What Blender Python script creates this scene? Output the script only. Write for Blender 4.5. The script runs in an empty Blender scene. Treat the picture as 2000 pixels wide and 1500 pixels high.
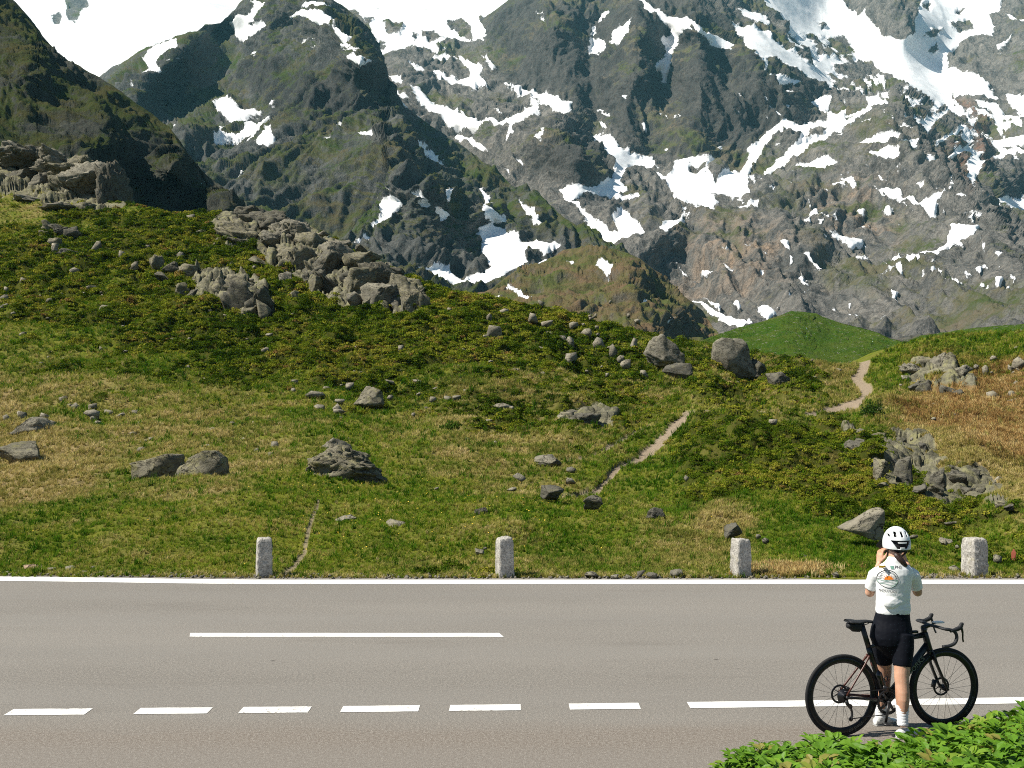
import bpy, bmesh, math, random
import numpy as np
from mathutils import Vector, Matrix

# ---------------------------------------------------------------- camera, sky, sun, exposure
scene = bpy.context.scene
col = scene.collection
FPX, CAM_H, HORIZON = 2000.0, 2.75, 797.0
PITCH = math.atan((HORIZON - 750.0) / FPX)
cam_data = bpy.data.cameras.new('camera')
cam_data.sensor_width = 36.0
cam_data.lens = 36.0 * FPX / 2000.0
cam_data.clip_start, cam_data.clip_end = 0.1, 40000.0
cam = bpy.data.objects.new('camera', cam_data)
cam.location = (0, 0, CAM_H)
cam.rotation_euler = (math.pi / 2 + PITCH, 0, 0)
col.objects.link(cam)
scene.camera = cam

SUN_EL, SUN_AZ = math.radians(51.0), math.radians(11.0)   # azimuth: from the left, swung this far towards the camera
SUN_DIR = Vector((-math.cos(SUN_EL) * math.cos(SUN_AZ), -math.cos(SUN_EL) * math.sin(SUN_AZ), math.sin(SUN_EL)))
world = bpy.data.worlds.new('World')
scene.world = world
world.use_nodes = True
wn = world.node_tree
sky = wn.nodes.new('ShaderNodeTexSky')
sky.sky_type = 'NISHITA'
sky.sun_disc = False
sky.sun_elevation = SUN_EL
sky.sun_rotation = math.atan2(SUN_DIR.x, SUN_DIR.y)
sky.altitude = 2000
wn.nodes['Background'].inputs['Strength'].default_value = 0.050
wn.links.new(sky.outputs[0], wn.nodes['Background'].inputs['Color'])
sun_data = bpy.data.lights.new('sun', 'SUN')
sun_data.energy = 5.0
sun_data.angle = math.radians(0.53)
sun_data.color = (1.0, 0.94, 0.83)
sun = bpy.data.objects.new('sun', sun_data)
sun.rotation_euler = SUN_DIR.to_track_quat('Z', 'Y').to_euler()
sun.location = (-20, -5, 30)
col.objects.link(sun)
scene.view_settings.view_transform = 'Standard'
scene.view_settings.look = 'None'
scene.view_settings.exposure = 0.88
scene.view_settings.gamma = 1.0
scene.view_settings.use_curve_mapping = False
scene.render.engine = 'CYCLES'
scene.cycles.max_bounces = 6
scene.cycles.diffuse_bounces = 2
scene.cycles.glossy_bounces = 2
scene.cycles.transparent_max_bounces = 6
scene.cycles.volume_bounces = 0
scene.cycles.use_denoising = False
scene.cycles.filter_width = 1.05

rng = np.random.default_rng(11)
random.seed(5)
CP, SP = math.cos(PITCH), math.sin(PITCH)

def at(u, v, Y):
    """world points seen in direction (u, v) of the 2000x1500 view at distance Y along +Y"""
    u, v, Y = np.broadcast_arrays(np.asarray(u, float), np.asarray(v, float), np.asarray(Y, float))
    xc = (u - 1000.0) / FPX
    zc = (750.0 - v) / FPX
    dy = CP - SP * zc
    dz = SP + CP * zc
    k = Y / dy
    return np.stack([xc * k, Y, CAM_H + dz * k], -1)

def ground_at(u, v, z=0.0):
    xc = (u - 1000.0) / FPX
    zc = (750.0 - v) / FPX
    dy = CP - SP * zc
    dz = SP + CP * zc
    k = (z - CAM_H) / dz
    return np.array([xc * k, dy * k, z])

# ---------------------------------------------------------------- numpy noise
_perm = rng.permutation(256)
_perm = np.concatenate([_perm, _perm, _perm])
_g = rng.normal(size=(256, 3))
_g /= np.linalg.norm(_g, axis=1, keepdims=True)

def perlin(p):
    p = np.asarray(p, float)
    i = np.floor(p).astype(np.int64)
    f = p - i
    i &= 255
    w = f * f * f * (f * (f * 6 - 15) + 10)
    out = 0
    for dx in (0, 1):
        hx = _perm[i[..., 0] + dx]
        wx = w[..., 0] if dx else 1 - w[..., 0]
        for dy in (0, 1):
            hy = _perm[hx + i[..., 1] + dy]
            wy = w[..., 1] if dy else 1 - w[..., 1]
            for dz in (0, 1):
                g = _g[_perm[hy + i[..., 2] + dz]]
                wz = w[..., 2] if dz else 1 - w[..., 2]
                d = g[..., 0] * (f[..., 0] - dx) + g[..., 1] * (f[..., 1] - dy) + g[..., 2] * (f[..., 2] - dz)
                out = out + d * wx * wy * wz
    return out * 1.5

def fbm(p, octaves=5, lac=2.03, gain=0.5, kind='fbm'):
    p = np.asarray(p, float)
    a, tot, s = 1.0, 0.0, 0.0
    for k in range(octaves):
        n = perlin(p + 17.3 * k)
        if kind == 'ridge':
            n = 1 - 2 * np.abs(n)
        elif kind == 'billow':
            n = 2 * np.abs(n) - 0.5
        tot = tot + a * n
        s += a
        a *= gain
        p = p * lac
    return tot / s

def rbf(pts, vals, smooth=0.0):
    """kernel-r interpolation with an affine term; returns f(u, v)"""
    P = np.asarray(pts, float) / 500.0
    V = np.asarray(vals, float)
    n = len(P)
    d = np.linalg.norm(P[:, None] - P[None], axis=-1)
    A = np.zeros((n + 3, n + 3))
    A[:n, :n] = np.sqrt(d * d + 0.004) - smooth * np.eye(n)
    A[:n, n] = 1
    A[:n, n + 1:] = P
    A[n:, :n] = A[:n, n:].T
    b = np.zeros(n + 3)
    b[:n] = V
    w = np.linalg.lstsq(A, b, rcond=None)[0]
    def f(u, v):
        q = np.stack(np.broadcast_arrays(np.asarray(u, float), np.asarray(v, float)), -1) / 500.0
        sh = q.shape[:-1]
        q = q.reshape(-1, 2)
        out = w[n] + q @ w[n + 1:]
        for a in range(0, len(q), 40000):
            dd = ((q[a:a + 40000, None] - P[None]) ** 2).sum(-1)
            out[a:a + 40000] += np.sqrt(dd + 0.004) @ w[:n]
        return out.reshape(sh)
    return f

class Lut:
    """a function of (u, v) tabulated on a coarse grid, read bilinearly"""
    def __init__(self, f, u0, u1, v0, v1, step=8.0):
        self.u0, self.v0, self.step = u0, v0, step
        us = np.arange(u0, u1 + step * 1.5, step)
        vs = np.arange(v0, v1 + step * 1.5, step)
        self.t = f(us[:, None], vs[None, :])
    def __call__(self, u, v):
        a = np.clip((np.asarray(u, float) - self.u0) / self.step, 0, self.t.shape[0] - 1.001)
        b = np.clip((np.asarray(v, float) - self.v0) / self.step, 0, self.t.shape[1] - 1.001)
        i, j = a.astype(int), b.astype(int)
        fa, fb = a - i, b - j
        t = self.t
        return (t[i, j] * (1 - fa) + t[i + 1, j] * fa) * (1 - fb) + (t[i, j + 1] * (1 - fa) + t[i + 1, j + 1] * fa) * fb

def poly_sd(u, v, poly):
    """signed distance (positive inside) from points to a polygon"""
    P = np.asarray(poly, float)
    Q = np.roll(P, -1, 0)
    best = np.full(u.shape, 1e18)
    inside = np.zeros(u.shape, bool)
    for (ax, ay), (bx, by) in zip(P, Q):
        ex, ey = bx - ax, by - ay
        t = np.clip(((u - ax) * ex + (v - ay) * ey) / (ex * ex + ey * ey + 1e-9), 0, 1)
        best = np.minimum(best, (u - ax - t * ex) ** 2 + (v - ay - t * ey) ** 2)
        c = ((ay > v) != (by > v)) & (u < (bx - ax) * (v - ay) / (by - ay + 1e-12) + ax)
        inside ^= c
    d = np.sqrt(best)
    return np.where(inside, d, -d)

def union_sd(u, v, polys, pad=14.0):
    out = np.full(u.shape, -pad)
    for p in polys:
        q = np.asarray(p, float)
        lo, hi = q.min(0) - pad, q.max(0) + pad
        m = (u > lo[0]) & (u < hi[0]) & (v > lo[1]) & (v < hi[1])
        if m.any():
            out[m] = np.maximum(out[m], poly_sd(u[m], v[m], p))
    return out

def smoothstep(a, b, x):
    t = np.clip((x - a) / (b - a), 0, 1)
    return t * t * (3 - 2 * t)

def shepard(pts, power=3.0, soft=25.0):
    """inverse-distance blend of rows (u, v, value)"""
    A = np.asarray(pts, float)
    def f(u, v):
        u, v = np.broadcast_arrays(np.asarray(u, float), np.asarray(v, float))
        w = 0
        s = 0
        for a, b, c in A:
            k = ((u - a) ** 2 + ((v - b) * 1.6) ** 2 + soft * soft) ** (-power / 2)
            w = w + k
            s = s + k * c
        return s / w
    return f

# ---------------------------------------------------------------- mesh and object helpers
def new_mesh(name, verts, faces, smooth=True):
    me = bpy.data.meshes.new(name)
    verts = np.asarray(verts, np.float32)
    if isinstance(faces, np.ndarray):
        n, k = faces.shape
        me.vertices.add(len(verts))
        me.vertices.foreach_set('co', verts.ravel())
        me.loops.add(n * k)
        me.loops.foreach_set('vertex_index', faces.astype(np.int32).ravel())
        me.polygons.add(n)
        me.polygons.foreach_set('loop_start', np.arange(0, n * k, k, dtype=np.int32))
        me.polygons.foreach_set('loop_total', np.full(n, k, np.int32))
        me.update(calc_edges=True)
    else:
        me.from_pydata([tuple(map(float, p)) for p in verts], [], [tuple(map(int, f)) for f in faces])
    if smooth:
        me.polygons.foreach_set('use_smooth', np.ones(len(me.polygons), bool))
    return me

def attr(me, name, values):
    a = me.attributes.new(name, 'FLOAT', 'POINT')
    a.data.foreach_set('value', np.asarray(values, np.float32).ravel())

def link(name, me, mat=None, parent=None, **props):
    o = bpy.data.objects.new(name, me)
    col.objects.link(o)
    if mat is not None and me is not None and not me.materials:
        me.materials.append(mat)
    if parent is not None:
        o.parent = parent
    for k, v in props.items():
        o[k] = v
    return o

def empty(name, loc=(0, 0, 0), rotz=0.0, **props):
    o = bpy.data.objects.new(name, None)
    o.location = loc
    o.rotation_euler = (0, 0, rotz)
    o.empty_display_size = 0.2
    col.objects.link(o)
    for k, v in props.items():
        o[k] = v
    return o

def grid_faces(nu, nv):
    i, j = np.meshgrid(np.arange(nu - 1), np.arange(nv - 1), indexing='ij')
    a = (i * nv + j).ravel()
    return np.stack([a, a + 1, a + nv + 1, a + nv], 1)

# ---------------------------------------------------------------- node helpers
class NT:
    def __init__(self, name):
        self.mat = bpy.data.materials.new(name)
        self.mat.use_nodes = True
        self.nt = self.mat.node_tree
        self.bsdf = self.nt.nodes['Principled BSDF']
        self.out = self.nt.nodes['Material Output']
    def n(self, t, **kw):
        nd = self.nt.nodes.new(t)
        for k, v in kw.items():
            setattr(nd, k, v)
        return nd
    def set(self, sock, v):
        if isinstance(v, bpy.types.NodeSocket):
            self.nt.links.new(v, sock)
        elif v is not None:
            if sock.type == 'RGBA' and len(v) == 3:
                v = (*v, 1)
            sock.default_value = v
    def pos(self):
        return self.n('ShaderNodeNewGeometry').outputs['Position']
    def obj(self):
        return self.n('ShaderNodeTexCoord').outputs['Object']
    def attr(self, name, kind='GEOMETRY'):
        return self.n('ShaderNodeAttribute', attribute_name=name, attribute_type=kind).outputs['Fac']
    def noise(self, vec, scale, detail=4, rough=0.55, dist=0.0, color=False):
        nd = self.n('ShaderNodeTexNoise')
        self.set(nd.inputs['Vector'], vec)
        nd.inputs['Scale'].default_value = scale
        nd.inputs['Detail'].default_value = detail
        nd.inputs['Roughness'].default_value = rough
        nd.inputs['Distortion'].default_value = dist
        return nd.outputs['Color' if color else 'Fac']
    def voronoi(self, vec, scale, feature='F1', out='Distance'):
        nd = self.n('ShaderNodeTexVoronoi', feature=feature)
        self.set(nd.inputs['Vector'], vec)
        nd.inputs['Scale'].default_value = scale
        return nd.outputs[out]
    def mapping(self, vec, scale=(1, 1, 1), rot=(0, 0, 0)):
        nd = self.n('ShaderNodeMapping')
        self.set(nd.inputs['Vector'], vec)
        nd.inputs['Scale'].default_value = scale
        nd.inputs['Rotation'].default_value = rot
        return nd.outputs[0]
    def math(self, op, a, b=None, c=None, clamp=False):
        nd = self.n('ShaderNodeMath', operation=op, use_clamp=clamp)
        self.set(nd.inputs[0], a)
        self.set(nd.inputs[1], b)
        self.set(nd.inputs[2], c)
        return nd.outputs[0]
    def range(self, v, a, b, c=0.0, d=1.0, smooth=False):
        nd = self.n('ShaderNodeMapRange', interpolation_type='SMOOTHSTEP' if smooth else 'LINEAR')
        self.set(nd.inputs['Value'], v)
        for k, x in zip(('From Min', 'From Max', 'To Min', 'To Max'), (a, b, c, d)):
            self.set(nd.inputs[k], x)
        return nd.outputs[0]
    def mix(self, f, a, b, blend='MIX'):
        nd = self.n('ShaderNodeMix', data_type='RGBA', blend_type=blend)
        self.set(nd.inputs[0], f)
        self.set(nd.inputs[6], a)
        self.set(nd.inputs[7], b)
        return nd.outputs[2]
    def ramp(self, f, stops):
        nd = self.n('ShaderNodeValToRGB')
        el = nd.color_ramp.elements
        while len(el) < len(stops):
            el.new(0.5)
        for e, (p, c) in zip(el, stops):
            e.position = p
            e.color = (*c, 1)
        self.set(nd.inputs[0], f)
        return nd.outputs[0]
    def bump(self, h, strength=0.5, dist=0.1, normal=None):
        nd = self.n('ShaderNodeBump')
        nd.inputs['Strength'].default_value = strength
        nd.inputs['Distance'].default_value = dist
        self.set(nd.inputs['Height'], h)
        self.set(nd.inputs['Normal'], normal)
        return nd.outputs[0]
    def done(self, color=None, rough=None, normal=None, spec=None, metal=None, **kw):
        b = self.bsdf
        self.set(b.inputs['Base Color'], color)
        self.set(b.inputs['Roughness'], rough)
        self.set(b.inputs['Normal'], normal)
        self.set(b.inputs['Specular IOR Level'], spec)
        self.set(b.inputs['Metallic'], metal)
        for k, v in kw.items():
            self.set(b.inputs[k], v)
        return self.mat

def simple_mat(name, color, rough=0.5, spec=0.5, metal=0.0, var=0.15, scale=30.0, bump=0.0, **kw):
    """a plain colour with slight noise in tone and gloss"""
    m = NT(name)
    p = m.obj()
    f = m.noise(p, scale, 4)
    c = m.mix(f, [x * (1 - var) for x in color], [min(1, x * (1 + var)) for x in color])
    r = m.range(f, 0.3, 0.7, max(0, rough - 0.06), min(1, rough + 0.06))
    nrm = m.bump(f, bump, 0.01) if bump else None
    return m.done(c, r, nrm, spec, metal, **kw)
# ---------------------------------------------------------------- mountains
def tr(ox, oy, *polys):
    return [[(ox + x / 2.857, oy + y / 2.857) for x, y in p] for p in polys]

SNOW_LEFT = tr(0, 0,
    [(1240,150),(1330,80),(1390,75),(1430,20),(1385,5),(1490,10),(1440,60),(1400,110),(1390,140),(1480,130),(1490,150),(1400,220),(1360,245),(1320,210),(1310,170)],
    [(800,300),(850,250),(990,210),(990,240),(940,290),(890,330),(880,370),(910,400),(820,430),(780,410),(820,370),(800,340)],
    [(1190,595),(1250,550),(1290,568),(1330,575),(1370,592),(1440,580),(1380,620),(1310,665),(1240,630)],
    [(1190,775),(1230,740),(1340,728),(1370,660),(1400,645),(1420,670),(1490,615),(1455,690),(1500,690),(1430,745),(1350,790),(1390,740),(1310,750),(1230,770)],
    [(1430,795),(1500,690),(1530,750),(1530,790),(1490,815)],
    [(1380,340),(1400,300),(1440,290),(1450,305),(1410,330)], [(1335,342),(1345,325),(1372,318)], [(1238,420),(1232,408),(1278,376)],
    [(1590,85),(1660,40),(1760,60),(1860,85),(1840,130),(1790,145),(1690,90)], [(1640,10),(1740,-20),(1850,30),(1720,25)], [(1675,265),(1700,240),(1745,215),(1700,258)],
    [(1865,250),(1880,220),(1950,235),(1920,250)], [(1930,310),(1980,295),(2030,320),(2000,350),(1950,330)], [(1880,200),(1910,140),(1980,180),(1900,210)], [(1870,265),(1990,262),(1990,280)],
    [(1740,262),(1760,248),(1775,265)], [(1085,600),(1115,585),(1100,608)], [(1215,717),(1260,692),(1240,722)], [(1800,807),(1860,766),(1850,792)], [(1325,967),(1370,945),(1350,968)],
    [(966,712),(985,701),(994,714)], [(1480,552),(1520,523),(1500,547)], [(1786,1252),(1834,1222),(1812,1248)], [(728,503),(752,476),(742,503)], [(918,352),(945,345),(935,358)],
    [(1000,345),(975,350),(985,340)], [(960,380),(970,372),(968,385)]) + tr(650, 0,
    [(75,305),(120,295),(190,335),(210,360),(150,350)], [(0,120),(60,150),(120,190),(60,200),(0,160)], [(0,240),(40,220),(95,240),(20,250)], [(80,265),(130,262),(150,282)],
    [(145,745),(190,725),(235,750),(200,758)], [(38,748),(82,708),(72,737)],
    [(215,1290),(270,1220),(270,1160),(300,1130),(345,1120),(400,1145),(370,1180),(330,1220),(270,1260),(230,1290)],
    [(125,1385),(180,1350),(210,1330),(215,1350),(240,1355),(150,1390)], [(450,1100),(480,1080),(500,1100),(520,1130),(530,1160),(480,1180),(470,1160),(500,1125)],
    [(555,1165),(580,1160),(650,1195),(620,1230),(575,1255),(550,1220)], [(600,1070),(655,1068),(655,1110),(635,1125),(610,1095)], [(332,1070),(362,1085),(345,1100)],
    [(810,1035),(840,1050),(900,1130),(860,1110),(820,1060)], [(1030,1130),(1060,1150),(1110,1190),(1190,1250),(1220,1300),(1150,1250),(1080,1210),(1040,1160)],
    [(460,780),(485,785),(560,838),(640,910),(560,882),(490,825)], [(468,728),(512,777),(490,772)], [(378,570),(400,575),(480,640),(560,690),(660,750),(560,705),(480,655),(400,595)],
    [(480,600),(560,615),(612,685),(520,645)], [(1120,320),(1180,290),(1210,290),(1150,330)]) + tr(650, 400,
    [(835,-5),(880,10),(960,70),(965,105),(900,95),(900,130),(980,170),(1040,205),(1130,205),(1140,182),(1150,205),(1280,240),(1200,268),(1100,255),(1060,300),(1080,340),(990,370),(900,420),(860,445),(770,470),(600,450),(520,428),(462,402),(560,362),(620,385),(660,405),(740,432),(800,400),(880,345),(840,290),(832,200),(800,172),(830,120),(870,100),(850,60)])
SNOW_KNOLL = tr(650, 400,
    [(1460,345),(1500,312),(1565,345),(1540,392),(1490,372)], [(1700,560),(1772,528),(1740,577)], [(945,472),(1040,488),(1145,532),(1050,512)], [(895,513),(955,524),(920,530)],
    [(1308,320),(1355,325),(1330,335)], [(1183,417),(1228,408),(1215,425)], [(1110,322),(1180,290),(1212,292),(1150,332)], [(1855,655),(1890,655),(1870,668)])
SNOW_FAR = tr(650, 0,
    [(310,400),(350,415),(385,445),(395,480),(330,460)], [(340,515),(370,530),(420,560),(380,570)],
    [(430,485),(490,510),(560,560),(650,590),(740,620),(820,650),(870,635),(930,665),(1000,630),(1060,610),(1110,590),(1110,540),(1150,570),(1150,620),(1090,650),(1070,690),(1020,710),(1010,760),(960,795),(980,740),(990,710),(930,690),(880,670),(800,695),(700,680),(620,650),(540,610),(450,540)],
    [(535,405),(620,410),(700,430),(760,420),(775,395),(720,350),(690,335),(760,330),(835,375),(820,420),(840,450),(770,465),(650,450),(570,430)],
    [(550,320),(600,310),(650,310),(690,340),(580,340)],
    [(940,420),(990,435),(1060,470),(1150,510),(1240,545),(1340,575),(1340,615),(1310,635),(1220,600),(1130,550),(1060,490),(970,440)],
    [(1130,770),(1190,730),(1160,795)], [(660,735),(720,720),(800,785),(870,850),(800,830),(740,780)], [(1028,920),(1065,922),(1072,958)], [(948,975),(990,972),(998,997)],
    [(120,45),(860,45),(815,110),(865,200),(790,245),(700,240),(640,225),(580,260),(590,305),(500,270),(440,275),(380,280),(270,285),(240,230),(210,170),(180,120)],
    [(1530,40),(1535,70),(1490,150),(1460,230),(1440,225),(1480,130),(1500,70)], [(1425,250),(1470,240),(1520,215),(1540,260),(1500,290),(1440,320),(1420,322)],
    [(1555,250),(1570,170),(1600,130),(1615,150),(1670,115),(1640,190),(1590,250)],
    [(1820,205),(1860,185),(1920,190),(1920,250),(1900,300),(1880,380),(1850,480),(1828,482),(1840,420),(1810,390),(1800,370),(1840,330),(1870,300),(1850,250)],
    [(1690,-10),(1830,60),(1880,80),(2000,110),(2000,160),(1930,190),(1890,180),(1860,140),(1830,110),(1750,60)],
    [(1128,75),(1172,70),(1175,92)], [(1148,110),(1192,105),(1170,122)], [(1612,545),(1672,530),(1640,557)], [(850,300),(905,365),(870,378)],
    [(1435,740),(1560,775),(1640,820),(1680,860),(1800,890),(1800,920),(1770,950),(1660,930),(1620,970),(1610,1030),(1640,1060),(1640,1080),(1550,1110),(1480,1090),(1400,1090),(1360,1110),(1340,1130),(1380,1180),(1420,1220),(1500,1260),(1540,1290),(1590,1280),(1560,1240),(1620,1200),(1700,1240),(1740,1300),(1620,1330),(1560,1370),(1440,1290),(1380,1210),(1300,1120),(1265,1075),(1310,1048),(1420,1060),(1500,1030),(1560,980),(1570,930),(1540,870),(1480,780)],
    [(1545,1110),(1700,1100),(1720,1115),(1580,1130)], [(1560,1370),(1650,1400),(1660,1412),(1600,1400)]) + tr(1300, 0,
    [(0,985),(30,960),(60,900),(140,880),(230,900),(320,890),(330,920),(400,960),(460,880),(450,830),(520,800),(590,720),(660,670),(720,690),(780,680),(850,680),(910,670),(900,640),(810,560),(880,540),(930,560),(900,610),(990,610),(1000,640),(1100,620),(1200,600),(1130,650),(1000,720),(900,790),(830,840),(760,880),(680,920),(600,970),(540,990),(560,950),(640,890),(740,800),(760,760),(700,720),(620,740),(560,830),(540,880),(500,910),(460,980),(455,1050),(490,1090),(440,1100),(270,1080),(300,1110),(270,1160),(280,1210),(200,1170),(100,1130),(0,1060),(-60,960)],
    [(0,1230),(100,1200),(110,1230),(60,1260),(0,1290),(-30,1270)],
    [(0,65),(80,90),(160,100),(240,160),(330,210),(390,240),(360,275),(300,260),(230,200),(160,140),(110,110),(60,160),(60,250),(20,380),(0,420),(0,200),(20,150)],
    [(360,125),(440,150),(530,180),(620,230),(680,280),(750,330),(830,400),(900,470),(1000,500),(1060,530),(1020,540),(960,520),(850,490),(800,440),(700,380),(620,350),(570,330),(560,400),(640,430),(760,465),(720,475),(650,460),(560,430),(540,350),(480,290),(440,220)],
    [(390,50),(470,60),(560,90),(580,140),(500,130),(430,90)],
    [(470,-200),(990,-200),(990,0),(1080,80),(1130,60),(1150,130),(1220,200),(1310,225),(1380,190),(1390,100),(1440,-20),(1440,-200),(1900,-200),(1870,60),(1800,90),(1840,130),(1830,180),(1760,190),(1700,200),(1640,250),(1560,330),(1580,390),(1700,420),(1780,430),(1820,500),(1870,560),(1840,560),(1700,530),(1600,530),(1610,600),(1560,590),(1480,640),(1500,580),(1420,520),(1330,470),(1290,440),(1230,390),(1180,380),(1160,330),(1080,270),(1000,220),(960,200),(900,210),(830,200),(700,200),(680,150),(620,90),(560,50)],
    [(1600,540),(1640,600),(1700,660),(1755,750),(1740,790),(1700,720),(1660,670),(1610,590)], [(1400,690),(1480,640),(1590,610),(1510,690),(1450,750)], [(1500,780),(1600,740),(1680,700),(1600,765),(1510,802)],
    [(1560,880),(1640,830),(1740,800),(1660,860),(1590,892)], [(1660,920),(1740,840),(1765,900),(1750,950),(1730,1000),(1700,1060),(1720,1080),(1660,1000),(1690,960)],
    [(1800,650),(1900,640),(2100,660),(2100,700),(1900,690),(1800,680)], [(1810,790),(1900,760),(2100,740),(2100,790),(1900,810),(1830,830)], [(1810,880),(1900,850),(2000,830),(2000,852),(1850,892)],
    [(1890,505),(2050,540),(2050,650),(1920,590)], [(1845,230),(1900,180),(1940,150),(1880,230),(1850,250)], [(1890,50),(1960,90),(2050,100),(2050,120),(1920,90)],
    [(1045,820),(1130,790),(1310,785),(1300,815),(1200,820),(1110,835)], [(1160,870),(1220,840),(1300,850),(1290,890),(1200,905),(1150,880)], [(1320,830),(1370,770),(1400,840),(1370,850)], [(1435,880),(1520,920),(1510,945)],
    [(955,770),(1000,750),(990,780)], [(1090,680),(1160,672),(1150,688)], [(800,940),(900,900),(960,940),(850,970),(700,960)], [(920,1010),(1000,1008),(1010,1032),(930,1028)], [(970,990),(1040,990),(1070,1030),(1050,1050),(1000,1010)],
    [(1140,1050),(1220,1060),(1300,1040),(1320,1090),(1420,1110),(1500,1080),(1570,1050),(1520,1110),(1510,1170),(1480,1180),(1430,1130),(1340,1110),(1240,1080)], [(1200,1130),(1262,1122),(1250,1162)], [(1082,1150),(1112,1132),(1122,1172)],
    [(778,1190),(822,1172),(827,1212)], [(1398,1028),(1442,1040),(1430,1062)], [(1840,1120),(1900,1110),(2050,1140),(2050,1210),(1910,1190)], [(580,1066),(632,1053),(600,1077)], [(508,1018),(548,1014),(530,1026)],
    [(370,1160),(410,1160),(520,1118),(510,1160),(440,1182)], [(670,1030),(720,1030),(700,1042)], [(840,1190),(890,1205),(870,1215)], [(1130,1215),(1180,1245),(1150,1235)]) + tr(1300, 400,
    [(105,495),(200,535),(300,595),(400,628),(460,652),(530,658),(400,682),(320,642),(230,582)], [(208,508),(302,548),(300,568),(240,542)], [(512,568),(560,565),(624,612),(570,645),(540,612)], [(358,540),(414,533),(402,572)],
    [(640,210),(682,192),(702,262),(660,232)], [(680,260),(700,290),(690,320)], [(915,135),(1000,145),(1120,145),(1110,190),(1060,225),(1000,190)], [(1078,248),(1154,275),(1100,274)], [(1222,300),(1240,325),(1262,318)], [(1240,280),(1302,256),(1312,293)],
    [(1318,302),(1382,252),(1412,290),(1370,334)], [(1418,238),(1492,265),(1430,278)], [(1428,327),(1504,293),(1452,323)],
    [(1590,72),(1640,85),(1770,110),(1730,140),(1620,200),(1540,250),(1510,262),(1438,198),(1500,230),(1570,180)], [(1753,188),(1782,268),(1758,242)], [(1828,273),(1908,290),(1850,298)], [(1478,373),(1592,380),(1510,403)],
    [(1718,342),(1784,327),(1750,373)], [(1838,403),(1893,410),(1860,443)], [(1918,393),(1962,410),(1945,438)], [(1258,453),(1304,465),(1290,493)], [(1268,498),(1308,540),(1290,530)], [(1018,612),(1084,598),(1050,628)],
    [(1188,627),(1248,612),(1210,635)], [(940,600),(960,600),(950,610)], [(1858,612),(1924,593),(1880,628)], [(620,560),(652,572),(635,576)], [(653,556),(702,548),(680,568)], [(38,308),(152,367),(100,348)], [(168,343),(284,360),(200,375)],
    [(322,333),(384,365),(350,363)], [(757,493),(804,468),(770,498)], [(1658,358),(1704,372),(1680,380)], [(860,140),(930,190),(900,175)], [(755,345),(815,395),(790,385)], [(1015,545),(1035,548),(1030,562)], [(1190,340),(1300,336),(1250,348)], [(1620,395),(1660,405),(1630,408)])
HOLES_FAR = tr(650, 0, [(250,222),(300,240),(290,262),(255,250)], [(270,145),(390,150),(370,200),(310,190)], [(490,175),(560,180),(610,215),(540,240)], [(640,110),(720,108),(772,150),(782,238),(720,220),(640,150)],
    [(180,105),(230,110),(200,150)], [(400,262),(470,258),(450,275)], [(440,200),(470,205),(455,235)]) + tr(1300, 0,
    [(125,920),(230,920),(210,970),(150,960)], [(230,960),(320,925),(400,940),(310,990),(280,1030),(235,980)], [(1440,200),(1500,160),(1530,170),(1490,215)], [(1580,130),(1700,108),(1720,160),(1640,178)], [(1618,60),(1672,52),(1640,78)],
    [(1458,280),(1502,248),(1512,290),(1480,312)], [(858,128),(902,138),(880,164)], [(650,700),(680,720),(660,740)], [(800,740),(850,720),(910,735),(860,770),(780,800)], [(1010,650),(1050,640),(1030,670)], [(1435,10),(1475,20),(1470,60),(1440,50)], [(930,560),(980,580),(1000,610),(950,630),(920,600)])
HOLES_GLACIER = tr(0, 0, [(290,92),(330,78),(352,100),(330,122),(300,118)], [(362,8),(400,-20),(480,-5),(492,40),(450,70),(425,112),(380,104),(372,55)])
SPECKLE_FAR = tr(1300, 0, [(640,180),(1000,210),(1300,430),(1520,600),(1400,700),(1200,610),(1000,540),(840,430),(740,320)])
SPECKLE_ALL = [[(1120,120),(1700,190),(2100,150),(2100,560),(1500,560),(1300,430),(1120,300)], [(690,40),(940,60),(1100,200),(1060,260),(800,200)]]
SPECKLE_SLAB = tr(1300, 0, [(1560,560),(1700,560),(2050,600),(2050,900),(1800,920),(1600,860)])
GREEN_FAR = tr(1300, 400, [(850,330),(950,280),(1050,300),(1250,430),(1250,480),(1150,510),(1000,440),(900,430)], [(1650,430),(1800,410),(2000,450),(2050,520),(1800,480)], [(700,90),(800,100),(1000,260),(900,300),(760,180)]) + tr(1300, 0,
    [(530,1130),(700,1040),(770,1050),(740,1120),(560,1150)], [(1240,1200),(1370,1180),(1300,1270)], [(340,1240),(400,1260),(430,1400),(360,1330)], [(1000,700),(1250,640),(1340,760),(1100,800)])
DARK_FAR = tr(650, 0, [(840,60),(1000,-60),(1700,-60),(2000,-60),(2400,150),(2750,560),(2300,900),(1900,900),(1600,800),(1350,600),(900,380),(840,200)], [(1200,680),(1450,760),(1570,930),(1400,1060),(1080,960)])  # darker rock, plus the dimness of its steep faces painted into the colour
RED_FAR = tr(1300, 0, [(1600,540),(1700,560),(1850,760),(1800,900),(1700,1060),(1640,1000),(1580,900),(1520,860),(1700,720)])
WARM_FAR = tr(1300, 0, [(100,1230),(300,1220),(700,1250),(700,1500),(900,1600),(0,1600),(0,1300)], [(800,1000),(1300,1000),(1300,1280),(900,1280)])

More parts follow.
